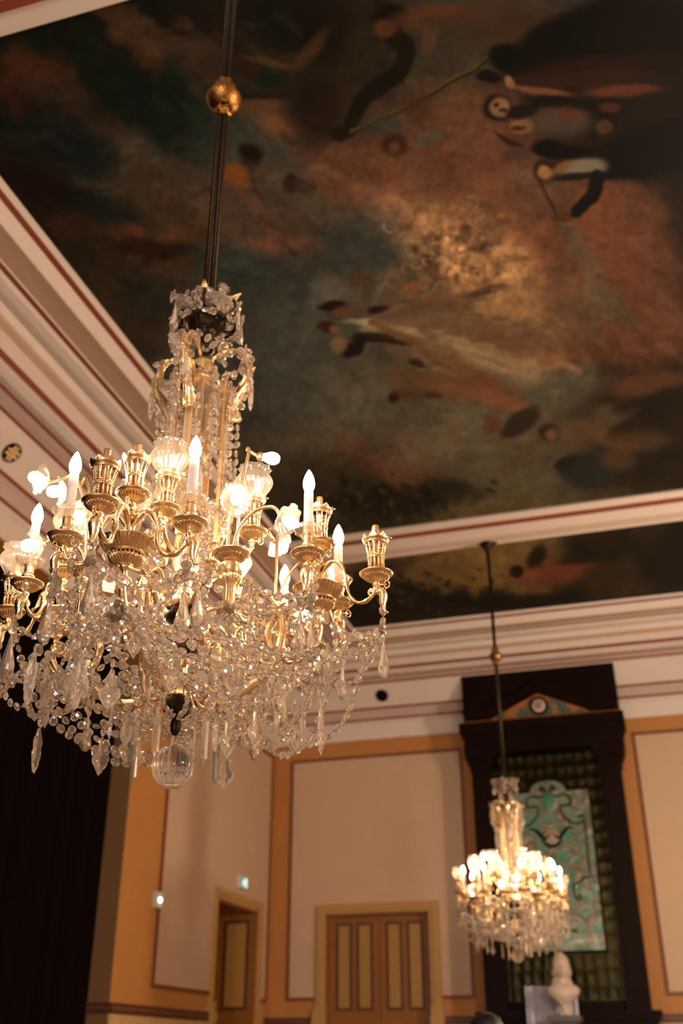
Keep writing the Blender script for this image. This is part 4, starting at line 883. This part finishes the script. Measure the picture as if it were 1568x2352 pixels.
ME['leaflong'] = leafy([(.003, 0), (.007, -.008), (.009, -.02), (.014, -.03), (.016, -.04), (.013, -.05), (.013, -.06), (.016, -.07), (.015, -.085), (.010, -.095), (.011, -.105), (.006, -.118), (.002, -.124)], .008, 'leaf_pendant', .03)
vs = []
for k in range(24):
    a = 2 * PI * k / 24; r = .026 if k % 2 == 0 else .013; vs.append((r * math.cos(a), 0, r * math.sin(a)))
vs += [(0, -.010, 0), (0, .006, 0)]
ME['star'] = MB().add(vs, [(k, (k+1) % 24, 24) for k in range(24)] + [((k+1) % 24, k, 25) for k in range(24)]).me('crystal_star', M['crystal'])
# gilt acanthus leaf (grows up +z from the origin, curls towards -y) and glass shell leaf
def acanthus(Ln, wd, curl, name, m, lob=7, th=.0022):
    n, c = 18, 9; vs = []
    for s in (0, 1):
        for i in range(n + 1):
            t = i / n; w = wd * (math.sin(PI * min(1, .12 + .88 * t) ** .8) ** .7) * (1 - .28 * abs(math.sin(lob * PI * t)) ** 2) + .0015
            ang = curl * t ** 1.6; y = -Ln * (1 - math.cos(ang)) / max(.01, curl); z = Ln * (math.sin(ang) / max(.01, curl))
            for k in range(c):
                u = k / (c - 1) * 2 - 1
                vs.append((u * w, y + (abs(u) ** 1.5) * w * .35 + .0016 * math.cos(u * 9) + (th if s else 0), z - abs(u) * w * .25))
    o = (n + 1) * c
    fs = [(i*c+k, i*c+k+1, (i+1)*c+k+1, (i+1)*c+k) for i in range(n) for k in range(c-1)]
    fs += [(o+(i+1)*c+k, o+(i+1)*c+k+1, o+i*c+k+1, o+i*c+k) for i in range(n) for k in range(c-1)]
    rim = [i*c for i in range(n)] + [n*c+k for k in range(c-1)] + [i*c+c-1 for i in range(n, 0, -1)] + [k for k in range(c-1, 0, -1)]
    fs += [(rim[i], o + rim[i], o + rim[(i+1) % len(rim)], rim[(i+1) % len(rim)]) for i in range(len(rim))]
    return MB().add(vs, fs, 0, True).me(name, m)
ME['acanthus'] = acanthus(.12, .026, 1.5, 'acanthus_leaf', M['gold'])
ME['acanthus_straight'] = acanthus(.12, .026, .55, 'acanthus_leaf', M['gold'])
ME['acanthus_small'] = acanthus(.06, .017, 1.2, 'acanthus_leaf', M['gold'], 5)
ME['glass_leaf'] = acanthus(.085, .028, .5, 'glass_leaf', M['crystal'], 4, .004)
ME['glass_shell'] = acanthus(.085, .040, .7, 'glass_shell', M['crystal'], 0, .004)

# column pieces
def lz(f): return [(r, L(z)) for r, z in f]
COLUMN = [
 ('glass_ball', MB().lathe(lz([(.0, 2.110), (.014, 2.112), (.030, 2.120), (.043, 2.135), (.051, 2.152), (.0535, 2.168), (.050, 2.187), (.041, 2.203), (.028, 2.214), (.015, 2.220), (.010, 2.221), (.010, 2.226), (.012, 2.228), (.009, 2.236), (.010, 2.238), (.0075, 2.248), (0, 2.248)]), 96, mod=lambda i, a: 1 + (.022 * math.cos(22 * a) if 0 < i < 10 else 0)).me('glass_ball', mat_mix('ball_glass', [(.93, 'ShaderNodeBsdfGlass', (1, .985, .965), {'Roughness': .0, 'IOR': 1.48}), (.07, 'ShaderNodeBsdfTranslucent', (.95, .88, .8), {})]))),
 ('pine_cone', MB().lathe(lz([(0, 2.244), (.006, 2.25), (.0115, 2.262), (.0135, 2.276), (.0115, 2.288), (.008, 2.296)]), 40, mod=lambda i, a: 1 + .13 * math.cos(10 * a + i * PI)).me('pine_cone', M['bronze'])),
 ('leaf_cup', MB().lathe(lz([(.008, 2.294), (.026, 2.30), (.034, 2.315), (.037, 2.332), (.032, 2.352)]), 60, mod=lambda i, a: 1 + .07 * math.cos(10 * a + i * .4)).me('leaf_cup', M['bronze'])),
 ('brass_band', MB().lathe(lz([(.030, 2.350), (.033, 2.354), (.030, 2.358), (.029, 2.376), (.032, 2.380), (.024, 2.388)]), 40).me('brass_band', M['gold'])),
 ('fluted_shaft', MB().lathe(lz([(.020, 2.386), (.023, 2.40), (.023, 2.45), (.028, 2.46)]), 64, mod=flut(16, .06)).me('fluted_shaft', M['gold'])),
 ('hub', MB().lathe(lz([(.028, 2.458), (.042, 2.468), (.046, 2.482), (.038, 2.496), (.030, 2.505), (.030, 2.515), (.044, 2.522), (.047, 2.535), (.036, 2.548), (.034, 2.56), (.050, 2.572), (.052, 2.588), (.036, 2.60), (.028, 2.612)]), 40).me('hub', M['bronze'])),
 ('hub_ring', MB().lathe(lz([(.030, 2.608), (.036, 2.614), (.036, 2.640), (.030, 2.648), (.038, 2.656), (.024, 2.668)]), 40).me('hub_ring', M['gold'])),
 ('fluted_glass', MB().lathe(lz([(.024, 2.664), (.046, 2.682), (.048, 2.71), (.042, 2.76), (.034, 2.80), (.028, 2.83), (.03, 2.845)]), 80, mod=flut(20, .03)).me('fluted_glass', M['vase'])),
 ('column_core', MB().lathe(lz([(.008, 2.66), (.008, 3.46)]), 12).me('column_core', M['goldsoft'])),
 ('banded_glass', MB().lathe(lz([(.018, 2.845), (.022, 2.86), (.016, 2.89), (.02, 2.93), (.026, 2.96), (.0235, 2.985), (.027, 2.99), (.0235, 3.0), (.0235, 3.03), (.027, 3.035), (.0235, 3.045), (.026, 3.06), (.02, 3.08)]), 40).me('banded_glass', M['crystaldeep'])),
 ('brass_collar', MB().lathe(lz([(.024, 3.085), (.032, 3.09), (.034, 3.105), (.022, 3.125)]), 40).me('brass_collar', M['goldsoft'])),
 ('twisted_vase', MB().lathe(lz([(.018, 3.12), (.02, 3.15), (.026, 3.20), (.034, 3.26), (.039, 3.31), (.040, 3.345), (.034, 3.37), (.026, 3.38)]), 90, mod=lambda i, a: 1 + .035 * math.cos(16 * a + i * .55)).me('twisted_vase', M['vase'])),
 ('vase_cap', MB().lathe(lz([(.034, 3.376), (.038, 3.382), (.030, 3.392), (.022, 3.402), (.026, 3.415), (.034, 3.43), (.030, 3.45), (.018, 3.462), (.012, 3.48)]), 40).me('vase_cap', M['gold'])),
 ('top_ring', MB().tube([(.022 * math.cos(t), 0, L(3.505) + .026 * math.sin(t)) for t in np.linspace(0, 2 * PI, 21)], .006, 8).lathe(lz([(.01, 3.528), (.02, 3.533), (.026, 3.545), (.02, 3.56), (.03, 3.567), (.034, 3.575)]), 24).me('top_ring', M['bronze'])),
 ('crown_bowl', MB().lathe(lz([(.034, 3.572), (.048, 3.58), (.058, 3.592), (.062, 3.606), (.058, 3.607), (.045, 3.595), (.03, 3.59)]), 64, mod=flut(16, .025)).me('crown_bowl', M['bronze'])),
]
# gilt bars and scroll brackets of the upper tier
b = MB(); b.box((-.011, -.084, L(2.80)), (.011, -.076, L(3.33)))
for s in (-1, 1): b.box((s * .0095 - .002, -.0865, L(2.82)), (s * .0095 + .002, -.084, L(3.31)))
for k in range(46): b.lathe([(.0026, -.001), (.0026, .001)], 5, M=Matrix.Translation((0, -.0855, L(2.83) + k * .0105)) @ Matrix.Rotation(PI / 2, 4, 'X'))
b.box((-.014, -.088, L(3.33)), (.014, -.072, L(3.342)))
P = spline([(0, -.080, L(3.34)), (0, -.080, L(3.37)), (0, -.088, L(3.388)), (0, -.100, L(3.385)), (0, -.106, L(3.368))], 5); b.tube(P, .0075, 6)
P = spline([(0, -.080, L(2.80)), (0, -.092, L(2.75)), (0, -.12, L(2.71)), (0, -.15, L(2.70)), (0, -.165, L(2.66))], 5); b.tube(P, .008, 6)
ME['bar'] = b.me('gilt_bar', M['goldsoft'])
ME['bar_glass'] = MB().box((-.006, -.093, L(2.88)), (.006, -.0872, L(3.28))).me('bar_glass', M['crystal'])
b = MB(); P = spline([(0, -.028, L(3.455)), (0, -.06, L(3.475)), (0, -.10, L(3.478)), (0, -.138, L(3.45)), (0, -.156, L(3.40)), (0, -.148, L(3.34)), (0, -.122, L(3.29)), (0, -.106, L(3.245)), (0, -.112, L(3.215)), (0, -.126, L(3.22)), (0, -.125, L(3.238))], 6)
b.tube(P, [.0075 + .003 * math.sin(PI * i / len(P)) for i in range(len(P))], 6, flat=.8)
Q = spline([(0, -.05, L(3.475)), (0, -.052, L(3.505)), (0, -.066, L(3.515)), (0, -.074, L(3.50)), (0, -.066, L(3.49))], 5); b.tube(Q, .0055, 6)
ME['bracket'] = b.me('scroll_bracket', M['gold'])
b = MB(); P = spline([(0, -.03, L(2.43)), (0, -.06, L(2.45)), (0, -.092, L(2.425)), (0, -.098, L(2.375)), (0, -.078, L(2.335)), (0, -.055, L(2.345)), (0, -.054, L(2.37)), (0, -.068, L(2.372))], 6); b.tube(P, .0068, 6, flat=.9); ME['bottom_scroll'] = b.me('bottom_scroll', M['gold'])
b = MB(); P = spline([(0, -.05, L(3.595)), (0, -.085, L(3.60)), (0, -.105, L(3.63)), (0, -.098, L(3.665)), (0, -.08, L(3.67)), (0, -.078, L(3.65)), (0, -.09, L(3.645))], 6); b.tube(P, .006, 6); ME['crown_scroll'] = b.me('crown_scroll', M['bronze'])
ME['crown_hoop'] = MB().tube([(.094 * math.cos(t), .094 * math.sin(t), L(3.605)) for t in np.linspace(0, 2 * PI, 41)], .0055, 6).me('crown_hoop', M['bronze'])

# ------------------------------------------------------------------ bead strings
BEADS, WIRES, PEND = [], [], []      # bead: (position, tangent, radius); pendant: (mesh key, position, turn)
def strand(P, R=.0108, gap=1.34, ends=True):
    """beads evenly along a polyline of points"""
    P = [Vector(p) for p in P]; WIRES.append(P)
    d = [0]
    for a, c in zip(P, P[1:]): d.append(d[-1] + (c - a).length)
    n = max(1, round(d[-1] / (2 * R * gap)))
    for i in range(n + (1 if ends else 0)):
        s = d[-1] * (i + (0 if ends else .5)) / n; k = 0
        while k < len(d) - 2 and d[k + 1] < s: k += 1
        t = (s - d[k]) / max(1e-6, d[k + 1] - d[k]); BEADS.append((P[k].lerp(P[k + 1], t), (P[k + 1] - P[k]).normalized(), R * random.uniform(1.12, 1.38)))
def swag(a, c, sag, R=.0108, gap=1.34, out=0.0):
    a, c = Vector(a), Vector(c); P = []
    for i in range(13):
        t = i / 12; p = a.lerp(c, t); k = 4 * t * (1 - t); p.z -= sag * k
        h = Vector((p.x, p.y, 0)); p += h.normalized() * out * k if h.length > 1e-4 else Vector()
        P.append(p)
    strand(P, R, gap)
def hang(p, n, R=.0108, pend=None, turn=None):
    p = Vector(p)
    if n: strand([p, p - Vector((0, 0, 2.68 * R * n))], R)
    if pend: PEND.append((pend, p - Vector((0, 0, 2.68 * R * n + (1.2 * R if n else 0))), random.uniform(0, 360) if turn is None else turn))
CL = (-23, 67, 157, 247)              # azimuths of the four clusters
# crown
for k in range(8):
    a = k * 45 - 20
    swag(pol(.100, a, L(3.665)), pol(.100, a + 45, L(3.665)), .045, .0104, out=.012); swag(pol(.104, a, L(3.62)), pol(.104, a + 45, L(3.62)), .05, .0104, out=.008)
    hang(pol(.10, a + 22, L(3.66)), 3, .0104)
for az, m in ((-62, 'drop'), (62, 'drop_small'), (150, 'drop'), (240, 'drop'), (-110, 'leafdrop'), (100, 'drop_small')): hang(pol(.115, az, L(3.655)), 1, .008, m, az)
# upper brackets
for k, a in enumerate(CL):
    swag(pol(.155, a, L(3.405)), pol(.155, a + 90, L(3.405)), .07, .0118, out=-.01)
    swag(pol(.06, a + 30, L(3.50)), pol(.150, a + 70, L(3.43)), .03, .0120); swag(pol(.05, a, L(3.53)), pol(.150, a + 8, L(3.45)), .02, .0115)
    swag(pol(.158, a - 6, L(3.40)), pol(.128, a - 8, L(3.22)), .0, .0115, out=.02)
    hang(pol(.160, a + 4, L(3.40)), 1, .008, 'leaflong' if k % 2 else 'drop', a)
    for o, r, z0, nn in ((-16, .120, 3.26, 8), (18, .118, 3.24, 9), (45, .10, 3.36, 13), (-34, .098, 3.30, 8)):
        hang(pol(r, a + o, L(z0)), nn - 1, .0116, 'prism_thin' if o == 18 else None, a + o)
    for o in (10, -10): hang(pol(.112, a + o, L(2.98)), 5, .0100)
    swag(pol(.10, a, L(2.93)), pol(.10, a + 90, L(2.93)), .06, .0098); hang(pol(.09, a + 45, L(2.90)), 7, .010)
    hang(pol(.105, a + 30, L(3.10)), 3, .0095, 'leafdrop' if k == 1 else 'drop_small', a)
# rings of swags through the clusters
for k, a in enumerate(CL):
    c0, c1 = pol(.385, a, 0), pol(.385, a + 90, 0)
    f = pol(.29, a + 45, L(2.63))
    swag(pol(.375, a + 9, L(2.60)), f, .05, .0118, out=.0); swag(f, pol(.375, a + 81, L(2.60)), .05, .0118)
    swag(pol(.36, a + 6, L(2.57)), pol(.12, a + 20, L(2.64)), .03, .0108); swag(pol(.36, a - 6, L(2.57)), pol(.12, a - 20, L(2.64)), .03, .0108)
    # outer points of the cluster: side pans and front lamp
    tip = pol(.560, a, L(2.545)); hang(tip, 2, .0100); swag(tip - Vector((0, 0, .03)), pol(.40, a, L(2.44)), .04, .0105); swag(tip - Vector((0, 0, .05)), pol(.40, a + 3, L(2.40)), .085, .0105)
    hang(tip + pol(.006, a + 90, 0) - Vector((0, 0, .045)), 1, .0098, 'drop', a)
    for s in (-1, 1):
        sp = pol(.445, a + s * 22.5, L(2.555)); hang(sp, 2, .0102)
        swag(tip - Vector((0, 0, .05)), sp - Vector((0, 0, .04)), .05, .0102); swag(sp - Vector((0, 0, .03)), pol(.40, a, L(2.43)), .06, .0106)
        hang(sp - Vector((0, 0, .05)), 1, .0102, 'drop' if s > 0 else 'drop_small', a)
        swag(sp - Vector((0, 0, .02)), pol(.29, a + s * 45, L(2.53)), .05, .0108)
        hang(pol(.432, a + s * 22.5 + 5, L(2.63)), 3, .0104)
    # lower garlands from cluster to cluster
    lo = pol(.395, a, L(2.455)); ln = pol(.395, a + 90, L(2.455))
    for sag, o, rr in ((.07, .085, .0112), (.13, .06, .0114), (.19, .02, .0108)): swag(lo, ln, sag, rr, out=o)
    swag(pol(.50, a - 6, L(2.47)), pol(.50, a - 84, L(2.47)), .17, .0116, out=.06); swag(pol(.42, a + 8, L(2.42)), pol(.42, a + 82, L(2.42)), .17, .0116, out=.02)
    mid = pol(.30, a + 45, L(2.50)); hang(mid, 3, .0108, 'leafdrop', a + 45)
    swag(lo, mid, .07, .0108); swag(mid, ln, .07, .0108)
    for o in (-14, 14): hang(pol(.36, a + o, L(2.47)), 4, .0106); 
    for o, m in ((20, 'leafdrop'), (45, 'shield'), (70, 'drop')): hang(pol(.335 + .02 * (o == 45), a + o, L(2.395)), 1, .0100, m, a + o)
    hang(lo - Vector((0, 0, .0)), 5, .0108, 'leaflong' if k % 2 else 'leafdrop', a)
# inner basket: strings from the arms in to the foot
for k in range(15):
    a = k * 24 + 4; r = .27 + .03 * math.sin(k * 2.3)
    P = [pol(r, a, L(2.43)), pol(r * .9, a + 3, L(2.375)), pol(r * .68, a + 5, L(2.325)), pol(r * .42, a + 6, L(2.29)), pol(.055, a + 6, L(2.285))]
    strand(spline(P, 3), .0110)
    if k % 2: hang(pol(r * .8, a + 9, L(2.37)), 2, .0104)
for r, z, nn, sg in ((.255, 2.385, 8, .035), (.19, 2.335, 7, .035)):
    for k in range(nn): swag(pol(r, 360 / nn * k, L(z)), pol(r, 360 / nn * (k + 1), L(z)), sg, .0110, out=r * .06)
for k in range(8): hang(pol(.20 + .1 * ((k * 37) % 10) / 10, k * 25.7, L(2.56 + .05 * ((k * 53) % 10) / 10)), 4 + k % 4, .0108)
# pendants placed as they hang in the photograph
for m, r, az, z, nn in (('drop', .50, -26, 2.515, 1), ('drop', .42, 4, 2.515, 1), ('drop', .42, 43, 2.517, 1), ('drop', .50, -39, 2.468, 1), ('drop', .56, -43, 2.375, 1), ('leafdrop', .36, -27, 2.485, 0), ('leafdrop', .34, -19, 2.425, 0), ('leaflong', .45, -30, 2.30, 0), ('leaflong', .52, -39, 2.30, 0),
                 ('leafdrop', .42, 64, 2.45, 0), ('leaflong', .41, 67, 2.445, 0), ('leafdrop', .30, 17, 2.365, 0), ('shield', .26, 49, 2.31, 1), ('shield', .19, 43, 2.29, 1), ('prism', .15, -41, 2.285, 1), ('prism', .13, -21, 2.305, 1), ('prism', .12, 39, 2.30, 1), ('prism', .10, 170, 2.28, 1), ('prism', .13, 120, 2.29, 1), ('prism', .13, 230, 2.29, 1),
                 ('prism_thin', .33, 42, 2.375, 1), ('prism_thin', .35, 49, 2.335, 1), ('prism_thin', .25, 33, 2.33, 1), ('spear', .22, -46, 2.31, 1), ('spear', .22, -19, 2.355, 1), ('spear', .10, 27, 2.275, 1), ('spear', .2, 130, 2.32, 1), ('leafdrop', .12, 60, 2.28, 0), ('leafdrop', .14, -60, 2.28, 0), ('shield', .26, 229, 2.31, 1), ('drop', .3, 200, 2.36, 1)):
    hang(pol(r, az, L(z) + .012), nn, .0098, m, az)
for a in (22, 112, 202, 292):
    for o in (-25, 0, 25): hang(pol(.29, a + o * .5, L(2.60)), 5, .0106)

# flowers of the four inner sprays: (spray azimuth, [(r, azimuth, z, tilt down in degrees, turn, has shade)])
SPRAYS = [(22, [(.36, 17, 2.775, 22, 14, True), (.40, 36, 2.745, 38, 52, True), (.325, 33, 2.955, 12, 78, False)]),
          (112, [(.36, 110, 2.68, 45, 100, True), (.40, 96, 2.775, 35, 92, True), (.33, 126, 2.93, 15, 135, True)]),
          (202, [(.34, 217, 2.675, 40, 220, True), (.39, 190, 2.75, 30, 185, True), (.33, 208, 2.95, 10, 210, True)]),
          (292, [(.42, 281, 2.935, 5, 300, True), (.42, 292, 2.70, 20, 285, True), (.37, 268, 2.955, 10, 275, True), (.36, 309, 2.765, 45, 318, True)])]

def chandelier(root, lamps, zceil, knob, bulb):
    """all parts of one chandelier under root; lamps: cluster index -> which galleries carry a shade"""
    def lamp(part, r, z, shade):
        for nm in ('pan', 'gallery', 'burner', 'knuckle'): ob({'pan': 'drip_pan', 'knuckle': 'key_knuckle'}.get(nm, nm), ME[nm], part, (0, -r, z))
        if shade: put(ob('tulip_shade', ME['shade'], part, (0, -r, z)), 'frosted fluted tulip shade')
    def rot(v): return math.radians(v)
    for nm, me in COLUMN: ob(nm, me, root)
    for k, az in enumerate(CL):
        a = rot(az)
        g = ob('main_arm', ME['main_arm'], root, rz=a); ob('under_arm', ME['under_arm'], root, rz=a)
        ob('acanthus_leaf', ME['acanthus_small'], g, (0, -.262, L(2.55)), 0.0)
        ob('cluster_cup', ME['cup'], root, pol(.385, az, ZCUP), a)
        g = ob('centre_lamp', ME['stem'], root, rz=a); lamp(g, .385, ZCEN, lamps[k][0])
        g = ob('outer_lamp', ME['arm_out'], root, rz=a); lamp(g, .545, ZPAN, lamps[k][1])
        for s, m in ((1, 'arm_r'), (-1, 'arm_l')):
            g = ob('candle_arm', ME[m], root, rz=rot(az + s * 22.5))
            for nm, key in (('drip_pan', 'pan'), ('key_knuckle', 'knuckle'), ('candle_holder', 'holder'), ('glass_bobeche', 'bobeche'), ('candle_tube', 'candle'), ('flame_bulb', bulb)): ob(nm, ME[key], g, (0, -.432, ZPAN))
        # inner gallery lamps with shades high round the column
        b = MB(); P = spline([(0, -.075, L(2.76)), (0, -.12, L(2.735)), (0, -.165, L(2.745)), (0, -.187, L(2.775))], 5); b.tube(P, .007, 6)
        if 'inner' not in ME: ME['inner'] = b.me('inner_arm', M['gold'])
        g = ob('inner_lamp', ME['inner'], root, rz=a); lamp(g, .187, L(2.822), True)
        g = ob('gilt_bar', ME['bar'], root, rz=a); ob('bar_glass', ME['bar_glass'], g)
        g = ob('scroll_bracket', ME['bracket'], root, rz=a)
        for y, z, t, k_ in ((-.108, L(3.215), .12, 1.25), (-.130, L(3.29), .10, 1.0)): ob('acanthus_leaf', ME['acanthus_straight'], g, mat4=Matrix.Translation((0, y, z)) @ Matrix.Rotation(t, 4, 'X') @ Matrix.Scale(k_, 4))
        ob('acanthus_leaf', ME['acanthus_straight'], g, mat4=Matrix.Translation((0, -.128, L(3.468))) @ Matrix.Rotation(PI - .35, 4, 'X') @ Matrix.Scale(.8, 4))
        ob('glass_leaf', ME['glass_leaf'], g, mat4=Matrix.Translation((-.03, -.150, L(3.455))) @ Matrix.Rotation(PI + .15, 4, 'X') @ Matrix.Rotation(.25, 4, 'Y'))
        ob('bottom_scroll', ME['bottom_scroll'], root, rz=a + .75)
    for k in range(6):
        a = rot(k * 60 - 8); g = ob('crown_scroll', ME['crown_scroll'], root, rz=a)
        ob('acanthus_leaf', ME['acanthus_small'], g, mat4=Matrix.Translation((0, -.088, L(3.64))) @ Matrix.Rotation(.3, 4, 'X'))
    for k in range(4):
        a = rot(k * 90 + 22); ob('glass_shell', ME['glass_shell'], root, mat4=Matrix.Rotation(a, 4, 'Z') @ Matrix.Translation((0, -.110, L(3.648))) @ Matrix.Rotation(PI + .12, 4, 'X') @ Matrix.Rotation(PI, 4, 'Z'))
        ob('crystal_star', ME['star'], root, mat4=Matrix.Rotation(a, 4, 'Z') @ Matrix.Translation((0, -.122, L(3.662))))
    ob('crown_hoop', ME['crown_hoop'], root)
    # flower sprays
    for az, fl in SPRAYS:
        g = ob('flower_arm', ME['flower_arm'], root, rz=rot(az)); ob('spray_pan', ME['panwide'], g, (0, -.29, L(2.655)))
        inv = Matrix.Rotation(-rot(az), 4, 'Z'); base = Vector((0, -.29, L(2.655)))
        for i, (r, fa, z, tilt, turn, sh) in enumerate(fl):
            p = inv @ pol(r, fa, L(z)); tr = rot(turn - az); d = Vector((math.sin(tr) * math.cos(rot(tilt)), -math.cos(tr) * math.cos(rot(tilt)), -math.sin(rot(tilt))))
            o = base + Vector((.012 * (i - 1), 0, 0)); q = p - d * .012
            up = max(q.z + .03, o.z + .06)
            P = spline([o, o.lerp(Vector((q.x, q.y, up)), .12) + Vector((0, 0, (up - o.z) * .45)), o.lerp(Vector((q.x, q.y, up)), .45) + Vector((0, 0, (up - o.z) * .5)), q - d * .030 + Vector((0, 0, .014)), q], 7)
            st = ob('flower_stem', MB().tube(P, .0052, 7).me('flower_stem', M['gold']), g)
            Q = d.to_track_quat('Z', 'Y').to_matrix().to_4x4(); Q.translation = p
            ob('lamp_socket', ME['fsocket'], g, mat4=Q); ob('flower_bulb', ME['fbulb'], g, mat4=Q)
            if sh: put(ob('flower_shade', ME['flower'], g, mat4=Q @ Matrix.Rotation(random.random() * 6, 4, 'Z') @ Matrix.Scale(1.12, 4)), 'ruffled glass flower shade')
    # rod, knob, ceiling rose
    b = MB()
    for s in (-1, 1): b.tube([(s * .0098, 0, L(3.56)), (s * .0098, 0, zceil)], .0118, 10)
    rd = ob('suspension_rod', b.me('suspension_rod', M['bronze']), root)
    k = knob
    b = MB().lathe([(.022, k - .085), (.034, k - .070), (.026, k - .055), (.030, k - .045)], 40, mod=flut(6, .16)).lathe([(.030, k - .045), (.05, k - .035), (.064, k - .006)], 60, mod=flut(28, .03), cap=False).lathe([(.064, k - .006), (.067, k), (.064, k + .006)], 60, cap=False).lathe([(.064, k + .006), (.048, k + .036), (.03, k + .046)], 60, mod=flut(28, .03), cap=False).lathe([(.030, k + .046), (.026, k + .055), (.036, k + .072), (.022, k + .10)], 40, mod=flut(6, .16))
    ob('rod_knob', b.me('rod_knob', M['goldbronze']), rd)
    b = MB().lathe([(.024, zceil - .13), (.03, zceil - .10), (.045, zceil - .085), (.05, zceil - .06), (.075, zceil - .04), (.10, zceil - .012), (.10, zceil)], 40, mod=flut(8, .04)); ob('ceiling_rose', b.me('ceiling_rose', M['bronze']), rd)

M['goldbronze'] = mat('old_gilt', (.30, .155, .045), .34, 1.0, noise=.6, nscale=50, bump=.5, bscale=140)
def bead_matrix(p, t, R, tw):
    z = t.normalized(); h = Vector((p.x, p.y, -.12)); y = h - z * h.dot(z); y = y.normalized() if y.length > 1e-3 else z.orthogonal().normalized()
    y = Quaternion(z, tw) @ y; x = y.cross(z)
    m = Matrix((x, y, z)).transposed().to_4x4() @ Matrix.Scale(R, 4); m.translation = p
    return m
TW = [random.gauss(0, .75) for _ in BEADS]

AX = (-1.18, 2.416); RZ = math.atan2(.439, .898)
main = empty('crystal_chandelier', (*AX, 2.11), RZ)
put(main, 'large gilt chandelier hung with crystal beads, flame bulbs and flower lamps, nearest', 'chandelier', 'crystal chandeliers')
chandelier(main, {0: (False, False), 1: (False, False), 2: (True, True), 3: (True, True)}, 6.27 - 2.11, 4.647 - 2.11, 'bulb')
cl = Matrix.Translation((*AX, 2.11)) @ Matrix.Rotation(RZ, 4, 'Z'); eye = cl.inverted() @ Vector((0, 0, 1.5))
order = sorted(range(len(BEADS)), key=lambda i: (BEADS[i][0] - eye).length)
for i in order[:300]: ob('crystal_bead', ME['bead'], main, mat4=bead_matrix(*BEADS[i], TW[i]))
b = MB()
for i in order[300:]: b.add(BV, BF, 0, False, bead_matrix(*BEADS[i], TW[i]))
put(ob('bead_strings', b.me('bead_strings', M['crystal']), main), kind='stuff')
b = MB()
for P in WIRES: b.tube(P, .0007, 3)
put(ob('bead_wires', b.me('bead_wires', M['wire']), main), kind='stuff')
names = {'drop': 'crystal_drop', 'drop_small': 'crystal_drop', 'leafdrop': 'leaf_pendant', 'leaflong': 'leaf_pendant', 'shield': 'shield_pendant', 'prism': 'crystal_prism', 'prism_thin': 'crystal_prism', 'spear': 'crystal_spear'}
for k, p, a in PEND: ob(names[k], ME[k], main, p, math.radians(a) + random.uniform(-.4, .4))

# the second chandelier of the row: the same parts, every gallery with its shade
AX2 = (-1.312, 9.65); Z2 = 2.232
sec = empty('crystal_chandelier', (*AX2, Z2), RZ + math.radians(38))
put(sec, 'smaller looking gilt crystal chandelier hanging before the overmantel and its teal panel', 'chandelier', 'crystal chandeliers')
chandelier(sec, {k: (True, True) for k in range(4)}, 6.27 - Z2, 5.005 - Z2, 'bulbfar')
b = MB()
for i, (p, t, R) in enumerate(BEADS): b.add(LV, LF, 0, False, bead_matrix(p, t, R, TW[i]))
put(ob('bead_strings', b.me('bead_strings', M['crystal']), sec), kind='stuff')
for k, p, a in PEND: ob(names[k], ME[k], sec, p, math.radians(a))
print('BEADS', len(BEADS), 'PEND', len(PEND))
